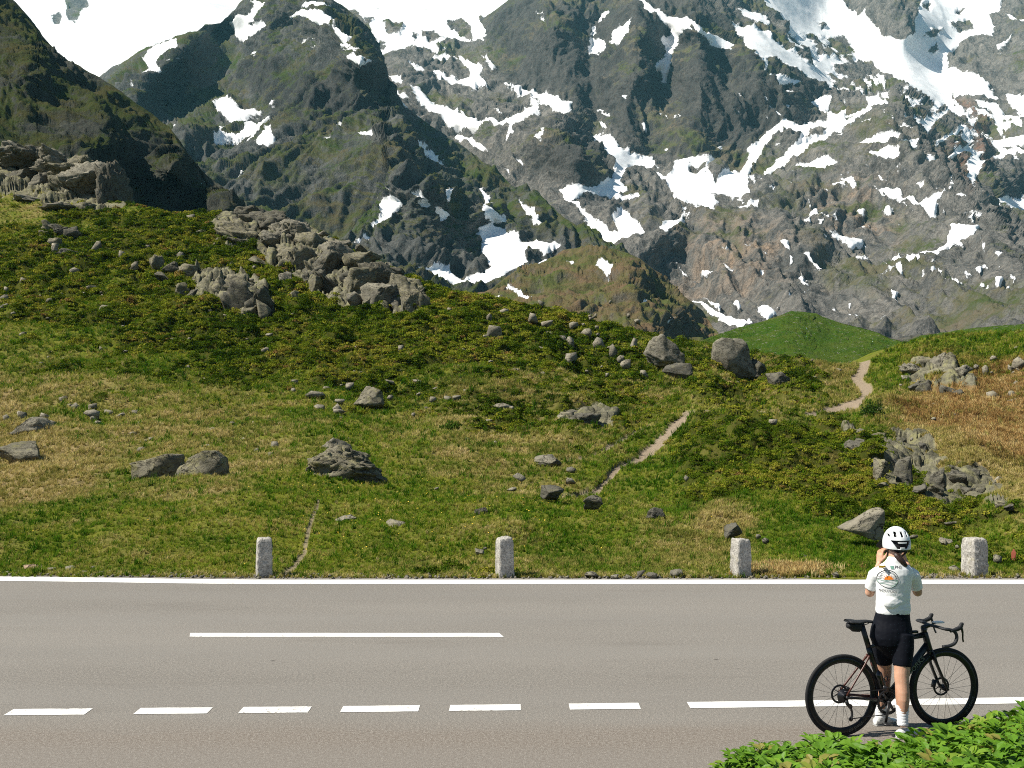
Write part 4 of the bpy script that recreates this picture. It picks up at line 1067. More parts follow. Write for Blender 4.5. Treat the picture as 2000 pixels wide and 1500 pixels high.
stones(tz(650, 400, 2.857, [(1260,775,110,50),(1330,795,80,70),(900,745,90,80),(1120,655,70,50),(870,645,50,40),(960,602,60,25),(1490,795,100,60),(1560,835,70,60),(1330,895,110,70),(1610,872,50,35),(1640,902,70,40),(1740,962,60,40),(1210,745,60,40),(1160,560,40,30),(1420,730,60,40),(1680,800,50,60),(1350,690,60,40),(1200,680,70,40)]), 'grey stone', 'rocks in the heather below the skyline', S_PALE, sink=0.35)
stones(tz(650, 400, 2.857, [(25,1160,70,50),(380,812,50,30),(690,1087,60,25),(470,992,70,18),(740,1047,40,20),(1170,952,60,20),(930,1140,120,30),(860,1212,80,15),(560,1095,40,25),(320,1080,40,20),(640,1085,50,20),(520,1140,30,15),(820,1140,40,18),(480,1060,35,15),(720,970,40,12),(880,880,40,15),(370,930,40,15),(450,1175,30,15),(910,1345,30,30),(870,1355,40,15),(745,1330,40,30),(248,1390,40,30),(560,1030,50,12),(320,995,60,16),(150,940,30,12),(610,700,30,20),(1500,1100,30,14),(1000,1140,40,18)]), 'pale stone', 'stones in the middle of the slope')
stones(tz(0, 400, 2.857, [(300,270,50,60),(535,240,70,40),(450,320,50,60),(410,375,60,30),(505,470,60,25),(580,600,60,45),(20,530,50,30),(270,545,50,25),(120,745,60,40),(340,700,40,25),(275,770,60,30),(1130,985,90,22),(1250,930,50,18),(1480,820,60,25),(1500,730,50,18),(300,1055,90,40),(400,1050,50,40),(340,1110,80,40),(420,1140,60,35),(510,1150,70,40),(500,1190,90,50),(760,1175,80,35),(600,1170,70,30),(690,1120,60,30),(815,1110,50,25),(870,1220,50,20),(790,1225,60,20),(665,1190,70,25),(545,1225,60,18),(1415,1235,50,30),(1560,1235,50,30),(1750,1075,110,40),(1890,1100,60,18),(1780,1135,80,22),(1890,1165,70,30),(1900,1200,50,20),(1375,1330,80,35),(1450,1320,80,40),(1535,1360,50,40),(1430,1395,40,40),(1510,1420,50,40),(785,1375,50,25),(740,1290,60,25),(1150,1360,100,25),(800,1325,80,14),(850,1310,80,14),(1950,1020,60,30),(1640,1000,50,25),(1550,950,60,25),(1600,980,60,22),(30,480,40,25),(10,580,40,20),(130,435,40,30),(70,610,30,15),(680,290,50,45),(1060,90,60,45),(820,245,35,25),(1130,160,90,25),(1290,350,50,40),(1170,600,30,20),(1250,625,40,16),(740,350,60,40),(1000,300,60,40)]), 'pale stone', 'stones scattered on the left slope')
zone_stones = []
rs = np.random.default_rng(77)
for u0, u1, v0, v1, n, w0, w1 in ((0, 260, 560, 720, 24, 6, 15), (0, 330, 720, 840, 34, 7, 20), (330, 700, 660, 880, 34, 6, 17), (300, 620, 470, 640, 14, 6, 14), (850, 1250, 590, 740, 34, 8, 20)):
    for k in range(n):
        w = w0 + (w1 - w0) * rs.random() ** 2.2
        zone_stones.append((rs.uniform(u0, u1), rs.uniform(v0, v1), w, w * rs.uniform(0.35, 0.7)))
stones(zone_stones, 'small stone', 'small stones strewn on the slope')
zone_stones = []
for u0, u1, v0, v1, n, w0, w1 in ((1700, 2000, 720, 900, 26, 7, 17), (1480, 1680, 690, 790, 10, 6, 13), (1900, 2000, 680, 740, 6, 8, 16), (1260, 1560, 690, 760, 8, 7, 15)):
    for k in range(n):
        w = w0 + (w1 - w0) * rs.random() ** 2.2
        zone_stones.append((rs.uniform(u0, u1), rs.uniform(v0, v1), w, w * rs.uniform(0.35, 0.7)))
stones(zone_stones + tz(1300, 400, 2.857, [(1980,912,90,70),(1930,922,50,30),(1840,1077,90,40),(1350,977,60,25),(1790,932,40,40),(1940,1072,60,40),(800,1080,60,25),(200,1222,60,18),(160,1190,40,18),(600,1220,60,25)]), 'stone', 'stones around the saddle path')
stones(tz(650, 850, 2.857, [(1440,797,100,32),(1575,800,60,20),(1720,797,40,46),(1780,799,65,32),(1915,792,80,42),(1650,800,50,14),(1310,799,40,14)]) + tz(1300, 850, 2.857, [(60,792,80,42),(955,799,55,34),(1105,787,28,15)]), 'loose grey stone', 'loose stones along the road edge', S_GREY, sink=0.2)
stones(tz(0, 850, 2.857, [(285,762,70,25),(390,757,80,25),(515,752,30,20),(560,777,50,18),(470,772,36,14)]), 'flat grey stone', 'flat stones along the road edge', S_GREY, sink=0.25)
stones(tz(0, 850, 2.857, [(165,750,116,22)]), 'rusty flat stone', 'rusty roadside stone', S_RED, sink=0.25)
stones(tz(1300, 850, 2.857, [(520,572,30,20),(560,597,42,26),(1390,572,60,16),(1600,502,66,22),(1565,607,30,25),(1630,632,30,20),(120,247,34,25),(770,682,50,14),(1620,762,90,30),(1855,704,55,35)]) + tz(650, 850, 2.857, [(1040,247,80,30),(1000,307,60,16),(110,412,40,15),(1330,200,60,25),(850,635,30,12),(580,300,30,10),(1330,265,70,25)]), 'small grey stone', 'stones in the roadside meadow', S_GREY)

label_stones()

# stone guard bollards
mb = NT('granite')
bp = mb.obj()
b1 = mb.noise(bp, 14.0, 6, 0.7)
b2 = mb.noise(bp, 34.0, 5, 0.85)
bc = mb.mix(mb.range(b1, 0.35, 0.65), (0.28, 0.263, 0.235), (0.50, 0.475, 0.43))
bc = mb.mix(mb.range(b2, 0.50, 0.60, 0, 0.9), bc, (0.13, 0.12, 0.105))
bc = mb.mix(mb.range(mb.noise(bp, 5.0, 4, 0.6), 0.58, 0.7, 0, 0.6), bc, (0.30, 0.27, 0.17))
GRANITE = mb.done(bc, 0.9, mb.bump(mb.math('ADD', b1, mb.math('MULTIPLY', b2, 0.4)), 0.6, 0.025), 0.15)
def bollard_mesh(seed, w, d, h):
    bm = bmesh.new()
    bmesh.ops.create_cube(bm, size=1.0)
    bmesh.ops.subdivide_edges(bm, edges=bm.edges[:], cuts=15, use_grid_fill=True)
    v = np.array([x.co[:] for x in bm.verts])
    f = [[x.index for x in p.verts] for p in bm.faces]
    bm.free()
    # rounded corners
    e = 9.0
    nrm = (np.abs(v * 2) ** e).sum(1) ** (1 / e)
    v = v / np.maximum(nrm, 1e-6)[:, None] * np.abs(v * 2).max(1)[:, None]
    taper = 1 - 0.10 * (v[:, 2] + 0.5)
    v[:, 0] *= w * taper
    v[:, 1] *= d * taper
    v[:, 2] = (v[:, 2] + 0.5) * h
    g = v + seed * 3.3
    nn = v - np.array([0, 0, h * 0.5])
    nn /= np.linalg.norm(nn, axis=1, keepdims=True)
    v = v + nn * (0.030 * fbm(g * 9.0, 4, gain=0.68) + 0.006 * fbm(g * 40.0, 2))[:, None]
    v[:, 2] += 0.08 * (v[:, 2] / h) ** 3 * (seed % 3 - 1) * v[:, 0]
    return new_mesh('stone_bollard', v, f, False)
for i, (ul, ur, vb, vt_, lab) in enumerate(((495, 527, 1128, 1049, 'leftmost square stone bollard, slim and dark faced, at the road edge'), (967, 1005, 1129, 1048, 'second stone bollard from the left, by the middle of the road edge'),
        (1431, 1472, 1128, 1051, 'third stone bollard, pale with one lit face, left of the cyclist'), (1888, 1941, 1127, 1050, 'rightmost and widest stone bollard, with a reddish stain on top'))):
    uc = (ul + ur) / 2
    c = ground_at(uc, vb)
    sc = c[1] / FPX
    w = (0.262, 0.27, 0.275, 0.33)[i]
    o = link('stone_bollard', bollard_mesh(i + 1, w, w * 1.0, (vb - vt_) * sc * 0.95 + 0.10), GRANITE, label=lab, category='bollard', group='stone bollards along the far road edge')
    o.location = (c[0], c[1] + w * 0.62, -0.10)
    o.rotation_euler = (0, (0.0, -0.012, 0.0, 0.01)[i], math.radians(18))
mr = link('marker_peg', new_mesh('marker_peg', rock_shape(701, 3, 9, 0.06)[0] * np.array([0.045, 0.04, 0.14]), rock_shape(701, 3, 9, 0.06)[1], True), simple_mat('rust', (0.22, 0.06, 0.035), 0.8, 0.2), label='small rust red peg in the grass beyond the last bollard', category='peg')
mr.location = at(1981, 1087, hill_depth(1981, 1092))
# ---------------------------------------------------------------- grass, heather, roadside plants
def scatter(name, pts, scl, rotz, tilt, attrs, template, label):
    """instances of one template mesh object on points, as one object of ground cover"""
    me = bpy.data.meshes.new(name)
    me.vertices.add(len(pts))
    me.vertices.foreach_set('co', np.asarray(pts, np.float32).ravel())
    attr(me, 'scl', scl)
    a = me.attributes.new('rot', 'FLOAT_VECTOR', 'POINT')
    a.data.foreach_set('vector', np.stack([tilt[:, 0], tilt[:, 1], rotz], 1).astype(np.float32).ravel())
    for k, v in attrs.items():
        attr(me, k, v)
    o = link(name, me, kind='stuff', label=label)
    ng = bpy.data.node_groups.new(name + '_scatter', 'GeometryNodeTree')
    ng.interface.new_socket('Geometry', in_out='INPUT', socket_type='NodeSocketGeometry')
    ng.interface.new_socket('Geometry', in_out='OUTPUT', socket_type='NodeSocketGeometry')
    gi, go = ng.nodes.new('NodeGroupInput'), ng.nodes.new('NodeGroupOutput')
    mp_ = ng.nodes.new('GeometryNodeMeshToPoints')
    inst = ng.nodes.new('GeometryNodeInstanceOnPoints')
    oi = ng.nodes.new('GeometryNodeObjectInfo')
    oi.inputs['Object'].default_value = template
    oi.inputs['As Instance'].default_value = True
    s = ng.nodes.new('GeometryNodeInputNamedAttribute')
    s.data_type = 'FLOAT'
    s.inputs['Name'].default_value = 'scl'
    r = ng.nodes.new('GeometryNodeInputNamedAttribute')
    r.data_type = 'FLOAT_VECTOR'
    r.inputs['Name'].default_value = 'rot'
    L = ng.links.new
    L(gi.outputs[0], mp_.inputs['Mesh'])
    L(mp_.outputs[0], inst.inputs['Points'])
    L(oi.outputs['Geometry'], inst.inputs['Instance'])
    L([x for x in r.outputs if x.enabled][0], inst.inputs['Rotation'])
    L([x for x in s.outputs if x.enabled][0], inst.inputs['Scale'])
    L(inst.outputs[0], go.inputs[0])
    md = o.modifiers.new('scatter', 'NODES')
    md.node_group = ng
    return o

def template(name, verts, faces, mat):
    me = new_mesh(name, verts, faces, False)
    me.materials.append(mat)
    return bpy.data.objects.new(name, me)

def blade_mat(name, build, trans=0.25, rough=0.8, spec=0.0):
    m = NT(name)
    c = build(m)
    m.done(c, rough, None, spec)
    t = m.n('ShaderNodeBsdfTranslucent')
    m.set(t.inputs['Color'], c)
    mx = m.n('ShaderNodeMixShader')
    mx.inputs[0].default_value = trans
    m.nt.links.new(m.bsdf.outputs[0], mx.inputs[1])
    m.nt.links.new(t.outputs[0], mx.inputs[2])
    m.nt.links.new(mx.outputs[0], m.out.inputs['Surface'])
    return m.mat

r4 = np.random.default_rng(404)
def tuft_geometry(n, width, lean):
    V, F = [], []
    for k in range(n):
        a = r4.uniform(0, 2 * math.pi)
        rad = r4.uniform(0, 0.35)
        b = np.array([math.cos(a) * rad, math.sin(a) * rad, -0.08])
        a2 = r4.uniform(0, 2 * math.pi)
        l = r4.uniform(0.2, lean)
        h = r4.uniform(0.55, 1.0)
        tip = b + np.array([math.cos(a2) * l, math.sin(a2) * l, h])
        mid = b + np.array([math.cos(a2) * l * 0.35, math.sin(a2) * l * 0.35, h * 0.6])
        s = np.array([-math.sin(a2), math.cos(a2), 0]) * width
        i = len(V)
        V += [b - s, b + s, mid - s * 0.8, mid + s * 0.8, tip]
        F += [(i, i + 1, i + 3, i + 2), (i + 2, i + 3, i + 4)]
    return V, F
def clump_geometry(n, size, tall=0.62):
    V, F = [], []
    for k in range(n):
        d = r4.normal(size=3)
        d[2] = abs(d[2])
        d /= np.linalg.norm(d)
        p = d * np.array([1, 1, tall]) * r4.uniform(0.6, 1.02)
        x = r4.normal(size=3)
        x /= np.linalg.norm(x)
        y = np.cross(x, d + 0.4 * r4.normal(size=3))
        y /= np.linalg.norm(y) + 1e-6
        s = size * r4.uniform(0.6, 1.3)
        i = len(V)
        V += [p - x * s, p + y * s * 0.7, p + x * s, p - y * s * 0.7]
        F += [(i, i + 1, i + 2, i + 3)]
    return V, F

def tuft_color(m):
    t = m.attr('tone', 'INSTANCER')
    st = m.attr('straw', 'INSTANCER')
    br = m.attr('brown', 'INSTANCER')
    g = m.ramp(t, [(0.0, (0.052, 0.125, 0.008)), (0.35, (0.120, 0.205, 0.014)), (0.65, (0.235, 0.265, 0.028)), (1.0, (0.38, 0.325, 0.085))])
    s = m.ramp(t, [(0.0, (0.20, 0.185, 0.042)), (0.5, (0.41, 0.325, 0.115)), (1.0, (0.62, 0.50, 0.25))])
    b = m.ramp(t, [(0.0, (0.19, 0.115, 0.040)), (0.6, (0.40, 0.255, 0.095)), (1.0, (0.55, 0.40, 0.18))])
    return m.mix(br, m.mix(st, g, s), b)
def heath_color(m):
    t = m.attr('tone', 'INSTANCER')
    return m.ramp(t, [(0.0, (0.026, 0.050, 0.005)), (0.3, (0.072, 0.112, 0.009)), (0.55, (0.155, 0.185, 0.016)), (0.8, (0.25, 0.24, 0.030)), (1.0, (0.20, 0.125, 0.040))])
M_TUFT = blade_mat('grass_blades', tuft_color, 0.35)
M_HEATH = blade_mat('heather_leaves', heath_color, 0.22)
T_TUFT = template('grass_tuft', *tuft_geometry(13, 0.05, 0.55), M_TUFT)
T_HEATH = template('heather_clump', *clump_geometry(70, 0.20), M_HEATH)

n = 175000
u = r4.uniform(-240, 2240, n)
s = np.interp(u, HILL_SIL[:, 0], HILL_SIL[:, 1])
v = s + (1129.0 - s) * r4.random(n)
fi = np.clip((u + 260) / du, 0, len(us) - 1.001)
vti = np.interp(u, us, vt)
fj = np.clip(np.maximum((v - vti) / (1129.5 - vti), 0) ** (1 / 1.15) * (rows - 1), 0, rows - 1.001)
ii, jj = fi.astype(int), fj.astype(int)
wi, wj = (fi - ii)[:, None], (fj - jj)[:, None]
pt = (HILL_P[ii, jj] * (1 - wi) + HILL_P[ii + 1, jj] * wi) * (1 - wj) + (HILL_P[ii, jj + 1] * (1 - wi) + HILL_P[ii + 1, jj + 1] * wi) * wj
hh, ss, bb, tt = heath[ii, jj], straw[ii, jj], brown[ii, jj], trail[ii, jj]
Yp = pt[:, 1]
tone = np.clip(0.45 + 0.8 * fbm(pt / 1.9 + 33.0, 3) + r4.normal(0, 0.18, n) + 0.45 * fbm(pt / 9.0, 2), 0, 1)
rnd = r4.random(n)
keep = (tt < 0.35) & (rockm[ii, jj] < 0.35 + 0.25 * r4.random(n))
isH = keep & (rnd < hh * 0.85)
isG = keep & ~isH
rz = r4.uniform(0, 6.28, n)
tl = r4.normal(0, 0.16, (n, 2))
gs = np.clip(0.0042 * Yp, 0.075, 0.30) * r4.uniform(0.6, 1.35, n) * (1 + 0.35 * ss)
scatter('grass', pt[isG], gs[isG], rz[isG], tl[isG], {'tone': tone[isG], 'straw': np.clip(ss + r4.normal(0, 0.22, n), 0, 1)[isG], 'brown': (bb * (r4.random(n) < 0.8))[isG]}, T_TUFT, 'green and straw coloured alpine grass covering the hillside')
hsz = np.clip(0.0032 * Yp, 0.10, 0.36) * r4.uniform(0.6, 1.5, n)
sel = isH & (r4.random(n) < 0.75)
scatter('heather_ground_cover', pt[sel], hsz[sel], rz[sel], tl[sel], {'tone': tone[sel]}, T_HEATH, 'dark low heather and bilberry cover on the slope')

# darker sedge tussocks standing in the meadow
sg = isG & (r4.random(n) < 0.045) & (ss < 0.6)
scatter('sedge_grass', pt[sg], np.clip(0.0075 * Yp, 0.13, 0.5)[sg] * r4.uniform(0.6, 1.4, sg.sum()), rz[sg], tl[sg], {'tone': np.clip(tone - 0.42, 0, 0.3)[sg], 'straw': np.zeros(sg.sum()), 'brown': bb[sg] * 0.6}, T_TUFT, 'darker green tussocks of sedge dotted over the meadow')
# taller cushions of dwarf shrub that stand out of the heather
big = isH & (r4.random(n) < 0.11)
scatter('dwarf_shrub_cover', pt[big], np.clip(0.0052 * Yp, 0.16, 0.62)[big] * r4.uniform(0.5, 1.35, big.sum()), rz[big], tl[big], {'tone': np.clip(tone - 0.15, 0, 1)[big]}, template('dwarf_shrub', *clump_geometry(260, 0.105, 0.85), M_HEATH), 'dark rounded cushions of dwarf shrub in the heather')

# yellow flowers in the meadow
def flower_geo():
    V, F = [(0, 0, 0)], []
    for k in range(6):
        a = k * math.pi / 3
        V.append((math.cos(a), math.sin(a), 0.25))
    F = [(0, 1 + k, 1 + (k + 1) % 6) for k in range(6)]
    return V, F
T_FLOWER = template('yellow_flower', *flower_geo(), simple_mat('petal_yellow', (0.62, 0.42, 0.02), 0.6))
nf = 420
fu, fv = r4.uniform(560, 1180, nf), r4.normal(1000, 45, nf)
fu[280:] = r4.uniform(0, 2000, 140)
ok = (fv > 930) & (fv < 1120)
fp = np.array([hill_point(a, b_) for a, b_ in zip(fu[ok], fv[ok])])
fp[:, 2] += r4.uniform(0.08, 0.16, len(fp))
fp[:, 0] += r4.normal(0, 0.05, len(fp))
scatter('meadow_flower_cover', fp, r4.uniform(0.010, 0.018, len(fp)), r4.uniform(0, 6, len(fp)), r4.normal(0.3, 0.3, (len(fp), 2)), {}, T_FLOWER, 'tiny yellow flowers dotted through the meadow')

# a lone fresh green shrub on the slope and one by the saddle path
def leafy_shrub(name, u, vb, w, h, label, n, color, seed):
    r = np.random.default_rng(seed)
    Y = hill_depth(u, vb)
    k = Y / FPX
    W, Hh = w * k / 2, h * k
    e = empty(name, at(u, vb, Y), label=label, category='shrub')
    V, F = [], []
    for q in range(n):
        d = r.normal(size=3)
        d[2] = abs(d[2])
        d /= np.linalg.norm(d)
        rr = r.uniform(0.35, 1.0) * (0.75 + 0.35 * perlin(d * 2.2 + seed))
        p = d * np.array([W, W * 0.8, Hh]) * rr
        x = r.normal(size=3); x[2] += 0.8; x /= np.linalg.norm(x)
        y = np.cross(x, r.normal(size=3)); y /= np.linalg.norm(y) + 1e-6
        s = 0.10 * W * r.uniform(0.6, 1.3)
        i = len(V)
        V += [p - y * s * 0.4, p + x * s * 1.3, p + y * s * 0.4, p - x * s * 0.3]
        F += [(i, i + 1, i + 2, i + 3)]
    link('foliage', new_mesh('foliage', V, F, False), color, e)
    V, F = [], []
    for q in range(9):
        a = r.uniform(0, 6.28)
        tip = np.array([math.cos(a) * W * 0.6, math.sin(a) * W * 0.5, Hh * r.uniform(0.5, 0.8)])
        i = len(V)
        V += [(-0.02, 0, -0.1), (0.02, 0, -0.1), (0, 0.03, -0.1), tuple(tip)]
        F += [(i, i + 1, i + 3), (i + 1, i + 2, i + 3), (i + 2, i, i + 3)]
    link('stem', new_mesh('stem', V, F, False), BARK, e)
    return e
BARK = simple_mat('twig_bark', (0.09, 0.065, 0.04), 0.9, 0.1)
M_SHRUB = blade_mat('shrub_leaves', lambda m: m.mix(m.range(m.noise(m.pos(), 3.0, 4, 0.7), 0.35, 0.65), (0.045, 0.10, 0.012), (0.10, 0.16, 0.022)))
M_SHRUB_D = blade_mat('dark_shrub_leaves', lambda m: m.mix(m.range(m.noise(m.pos(), 3.0, 4, 0.7), 0.35, 0.65), (0.022, 0.055, 0.010), (0.055, 0.095, 0.016)))
leafy_shrub('shrub', 882, 843, 66, 28, 'fresh green shrub alone on the middle of the slope', 900, M_SHRUB, 5)
leafy_shrub('shrub', 1700, 812, 66, 34, 'dark green bushes below the bend of the saddle path', 900, M_SHRUB_D, 6)
leafy_shrub('shrub', 1718, 800, 24, 36, 'narrow dark bush beside the bend of the saddle path', 500, M_SHRUB_D, 7)

# roadside bank at the lower right, thick with broad leaved plants
BU = np.array([1390, 1430, 1500, 1600, 1700, 1760, 1800, 1850, 1900, 2000, 2200], float)
BY = np.array([7.40, 7.74, 7.95, 7.93, 7.84, 7.97, 8.09, 8.30, 8.52, 8.74, 9.0], float)
BX = (BU - 1000) / FPX * BY
bx_ = np.linspace(BX[0] - 0.3, 9.0, 90)
edge_y = np.interp(bx_, BX, BY)
bs = np.linspace(0, 1, 40)
bxg = np.repeat(bx_[:, None], 40, 1)
byg = edge_y[:, None] - bs[None] * 4.2
bzg = 0.20 * (bs[None] * 4.2) - 0.03 + 0.05 * fbm(np.stack([bxg * 2, byg * 2, bxg * 0], -1), 3)
bzg *= smoothstep(BX[0] - 0.35, BX[1] + 0.1, bxg)
bzg = np.minimum(bzg, 0.95)
bank = link('roadside_bank', new_mesh('roadside_bank', np.stack([bxg, byg, bzg], -1).reshape(-1, 3), grid_faces(90, 40)), TURF_HILL, kind='structure', label='grassy bank beside the lay-by at the lower right')
def plant_geo(seed, nl):
    r = np.random.default_rng(seed)
    V, F = [], []
    for k in range(nl):
        a = r.uniform(0, 6.28)
        h = r.uniform(0.25, 1.0)
        out = r.uniform(0.10, 0.55) * (1.15 - 0.5 * h)
        base = np.array([math.cos(a) * out, math.sin(a) * out, h])
        up = r.uniform(0.05, 0.9)
        d = np.array([math.cos(a), math.sin(a), up]); d /= np.linalg.norm(d)
        sd_ = np.cross(d, (0, 0, 1.0)); sd_ /= np.linalg.norm(sd_)
        nn = np.cross(sd_, d)
        L = r.uniform(0.26, 0.46)
        w = L * r.uniform(0.26, 0.36)
        i = len(V)
        V += [base, base + d * L * 0.40 + sd_ * w + nn * L * 0.10, base + d * L * 0.45, base + d * L * 0.40 - sd_ * w + nn * L * 0.10,
              base + d * L * 0.78 + sd_ * w * 0.62 + nn * L * 0.02, base + d * L * 0.80 - nn * L * 0.06, base + d * L * 0.78 - sd_ * w * 0.62 + nn * L * 0.02, base + d * L - nn * L * 0.16]
        F += [(i, i + 1, i + 2), (i, i + 2, i + 3), (i + 1, i + 4, i + 5, i + 2), (i + 3, i + 2, i + 5, i + 6), (i + 4, i + 7, i + 5), (i + 5, i + 7, i + 6)]
    for k in range(4):
        a = r.uniform(0, 6.28)
        i = len(V)
        V += [(-0.015, 0, -0.3), (0.015, 0, -0.3), (math.cos(a) * 0.3, math.sin(a) * 0.3, 0.85)]
        F += [(i, i + 1, i + 2)]
    return V, F
def leaf_color(m):
    t = m.attr('tone', 'INSTANCER')
    n_ = m.noise(m.obj(), 2.2, 3, 0.6)
    c = m.ramp(t, [(0.0, (0.060, 0.135, 0.010)), (0.5, (0.100, 0.225, 0.012)), (0.9, (0.175, 0.31, 0.022)), (1.0, (0.25, 0.21, 0.05))])
    return m.mix(m.range(n_, 0.35, 0.7, 0, 0.45), c, (0.10, 0.20, 0.018))
M_LEAF = blade_mat('broad_leaves', leaf_color, 0.30, 0.5, 0.25)
for g in range(3):
    T_PLANT = template('leafy_plant', *plant_geo(900 + g, 26), M_LEAF)
    npl = 900
    ax = r4.uniform(BX[0] + 0.05, 6.2, npl)
    q = r4.random(npl) ** 1.5
    ay = np.interp(ax, BX, BY) - 0.03 - q * 2.4
    az = np.clip(0.20 * (np.interp(ax, BX, BY) - ay) - 0.02, -0.02, 0.93) * smoothstep(BX[0] - 0.35, BX[1] + 0.1, ax)
    sc_ = (0.07 + 0.14 * r4.random(npl) ** 1.6) * (0.8, 1.0, 1.3)[g]
    scatter('verge_foliage', np.stack([ax, ay, az], 1), sc_, r4.uniform(0, 6.28, npl), r4.normal(0, 0.2, (npl, 2)), {'tone': np.clip(r4.normal((0.35, 0.5, 0.6)[g], 0.26, npl), 0, 1)}, T_PLANT, 'bright broad leaved plants crowding the near verge')
npl = 260
ax = r4.uniform(BX[7], 5.4, npl)
ay = np.interp(ax, BX, BY) - 0.02 - r4.random(npl) ** 1.5 * 1.2
az = np.clip(0.20 * (np.interp(ax, BX, BY) - ay) - 0.02, -0.02, 0.93)
scatter('verge_grass', np.stack([ax, ay, az], 1), r4.uniform(0.14, 0.26, npl), r4.uniform(0, 6.28, npl), r4.normal(0, 0.15, (npl, 2)), {'tone': r4.uniform(0.2, 0.7, npl), 'straw': r4.random(npl) * 0.2, 'brown': np.zeros(npl)}, template('grass_tuft_fine', *tuft_geometry(14, 0.014, 0.6), M_TUFT), 'thin grass blades among the verge plants')
# reddish grass at the road edge right of the third bollard
npl = 500
fu = r4.normal(1545, 40, npl)
fp = np.array([hill_point(a, b_) for a, b_ in zip(fu, r4.uniform(1108, 1128, npl))])
scatter('sorrel_grass', fp, r4.uniform(0.10, 0.20, npl), r4.uniform(0, 6.28, npl), r4.normal(0, 0.12, (npl, 2)), {'tone': r4.uniform(0.4, 1, npl), 'straw': np.ones(npl), 'brown': (r4.random(npl) < 0.6) * 0.9}, T_TUFT, 'reddish seeding grass at the road edge')

# ragged road edge: tufts and grit creeping over the asphalt border
npl = 2600
ex = r4.uniform(-11, 11, npl)
ey = Y_EDGE + far_edge(ex) + 0.02 + 0.42 * r4.random(npl) + 0.06 * fbm(np.stack([ex * 1.4, ex * 0, ex * 0], -1), 3)
dens = fbm(np.stack([ex * 0.9, ey * 2, ex * 0 + 4], -1), 3) + r4.normal(0, 0.25, npl) > -0.1
scatter('edge_grass', np.stack([ex, ey, ex * 0 - 0.012], 1)[dens], r4.uniform(0.05, 0.13, npl)[dens], r4.uniform(0, 6.28, npl)[dens], r4.normal(0, 0.2, (npl, 2))[dens], {'tone': r4.uniform(0.1, 1, npl)[dens], 'straw': r4.random(npl)[dens], 'brown': np.zeros(npl)[dens]}, T_TUFT, 'thin ragged grass along the far road edge')
npl = 1600
ex = r4.uniform(-11, 11, npl)
ey = Y_EDGE + far_edge(ex) - 0.06 + 0.5 * r4.random(npl) ** 1.3
t_grit = bpy.data.objects.new('grit', S_GREY[3])
scatter('edge_gravel', np.stack([ex, ey, ex * 0 + 0.004], 1), 0.008 + 0.03 * r4.random(npl) ** 3, r4.uniform(0, 6.28, npl), r4.normal(0, 0.4, (npl, 2)), {}, t_grit, 'fine loose gravel along the far road edge')
# ---------------------------------------------------------------- bicycle
def tube(path, radii, seg=12, up=(0, 0, 1), closed=False, caps=True):
    """a swept tube; radii entries are r or (r_side, r_up)"""
    P = np.asarray(path, float)
    n = len(P)
    R = np.array([(r, r) if np.isscalar(r) else r for r in (radii if not np.isscalar(radii) else [radii] * n)], float)
    if closed:
        T = np.roll(P, -1, 0) - np.roll(P, 1, 0)
    else:
        T = np.gradient(P, axis=0)
    T /= np.linalg.norm(T, axis=1, keepdims=True) + 1e-9
    up = np.asarray(up, float)
    V = []
    prev = None
    for k in range(n):
        a = np.cross(up, T[k])
        if np.linalg.norm(a) < 0.15:
            a = prev if prev is not None else np.cross((0, 1.0, 0), T[k])
            a = a - T[k] * (a @ T[k])
        a = a / (np.linalg.norm(a) + 1e-9)
        if prev is not None and a @ prev < 0 and not closed:
            a = -a
        prev = a
        b = np.cross(T[k], a)
        for s in range(seg):
            t_ = 2 * math.pi * s / seg
            V.append(P[k] + a * R[k, 0] * math.cos(t_) + b * R[k, 1] * math.sin(t_))
    F = []
    m = n if closed else n - 1
    for k in range(m):
        for s in range(seg):
            A, B = k * seg + s, k * seg + (s + 1) % seg
            C, D = ((k + 1) % n) * seg + (s + 1) % seg, ((k + 1) % n) * seg + s
            F.append((A, B, C, D))
    if caps and not closed:
        F.append(tuple(range(seg))[::-1])
        F.append(tuple((n - 1) * seg + s for s in range(seg)))
    return V, F

def curve(pts, n):
    """Catmull-Rom through the points"""
    P = np.asarray(pts, float)
    P = np.vstack([2 * P[0] - P[1], P, 2 * P[-1] - P[-2]])
    out = []
    m = len(P) - 3
    for q in np.linspace(0, m - 1e-6, n):
        i = int(q)
        t_ = q - i
        a, b, c, d = P[i:i + 4]
        out.append(0.5 * ((2 * b) + (-a + c) * t_ + (2 * a - 5 * b + 4 * c - d) * t_ ** 2 + (-a + 3 * b - 3 * c + d) * t_ ** 3))
    return np.array(out)

def join(*parts):
    V, F = [], []
    for v, f in parts:
        o = len(V)
        V += [tuple(x) for x in v]
        F += [tuple(i + o for i in q) for q in f]
    return V, F

def ring(R, r, axis_y=0.0, n=64, seg=10, flat=1.0):
    a = np.linspace(0, 2 * math.pi, n, endpoint=False)
    V, F = [], []
    for k in range(n):
        c = np.array([math.cos(a[k]), 0, math.sin(a[k])])
        for s in range(seg):
            t_ = 2 * math.pi * s / seg
            V.append(c * (R + r * math.cos(t_)) + np.array([0, axis_y + r * flat * math.sin(t_), 0]))
    for k in range(n):
        for s in range(seg):
            F.append((k * seg + s, ((k + 1) % n) * seg + s, ((k + 1) % n) * seg + (s + 1) % seg, k * seg + (s + 1) % seg))
    return V, F

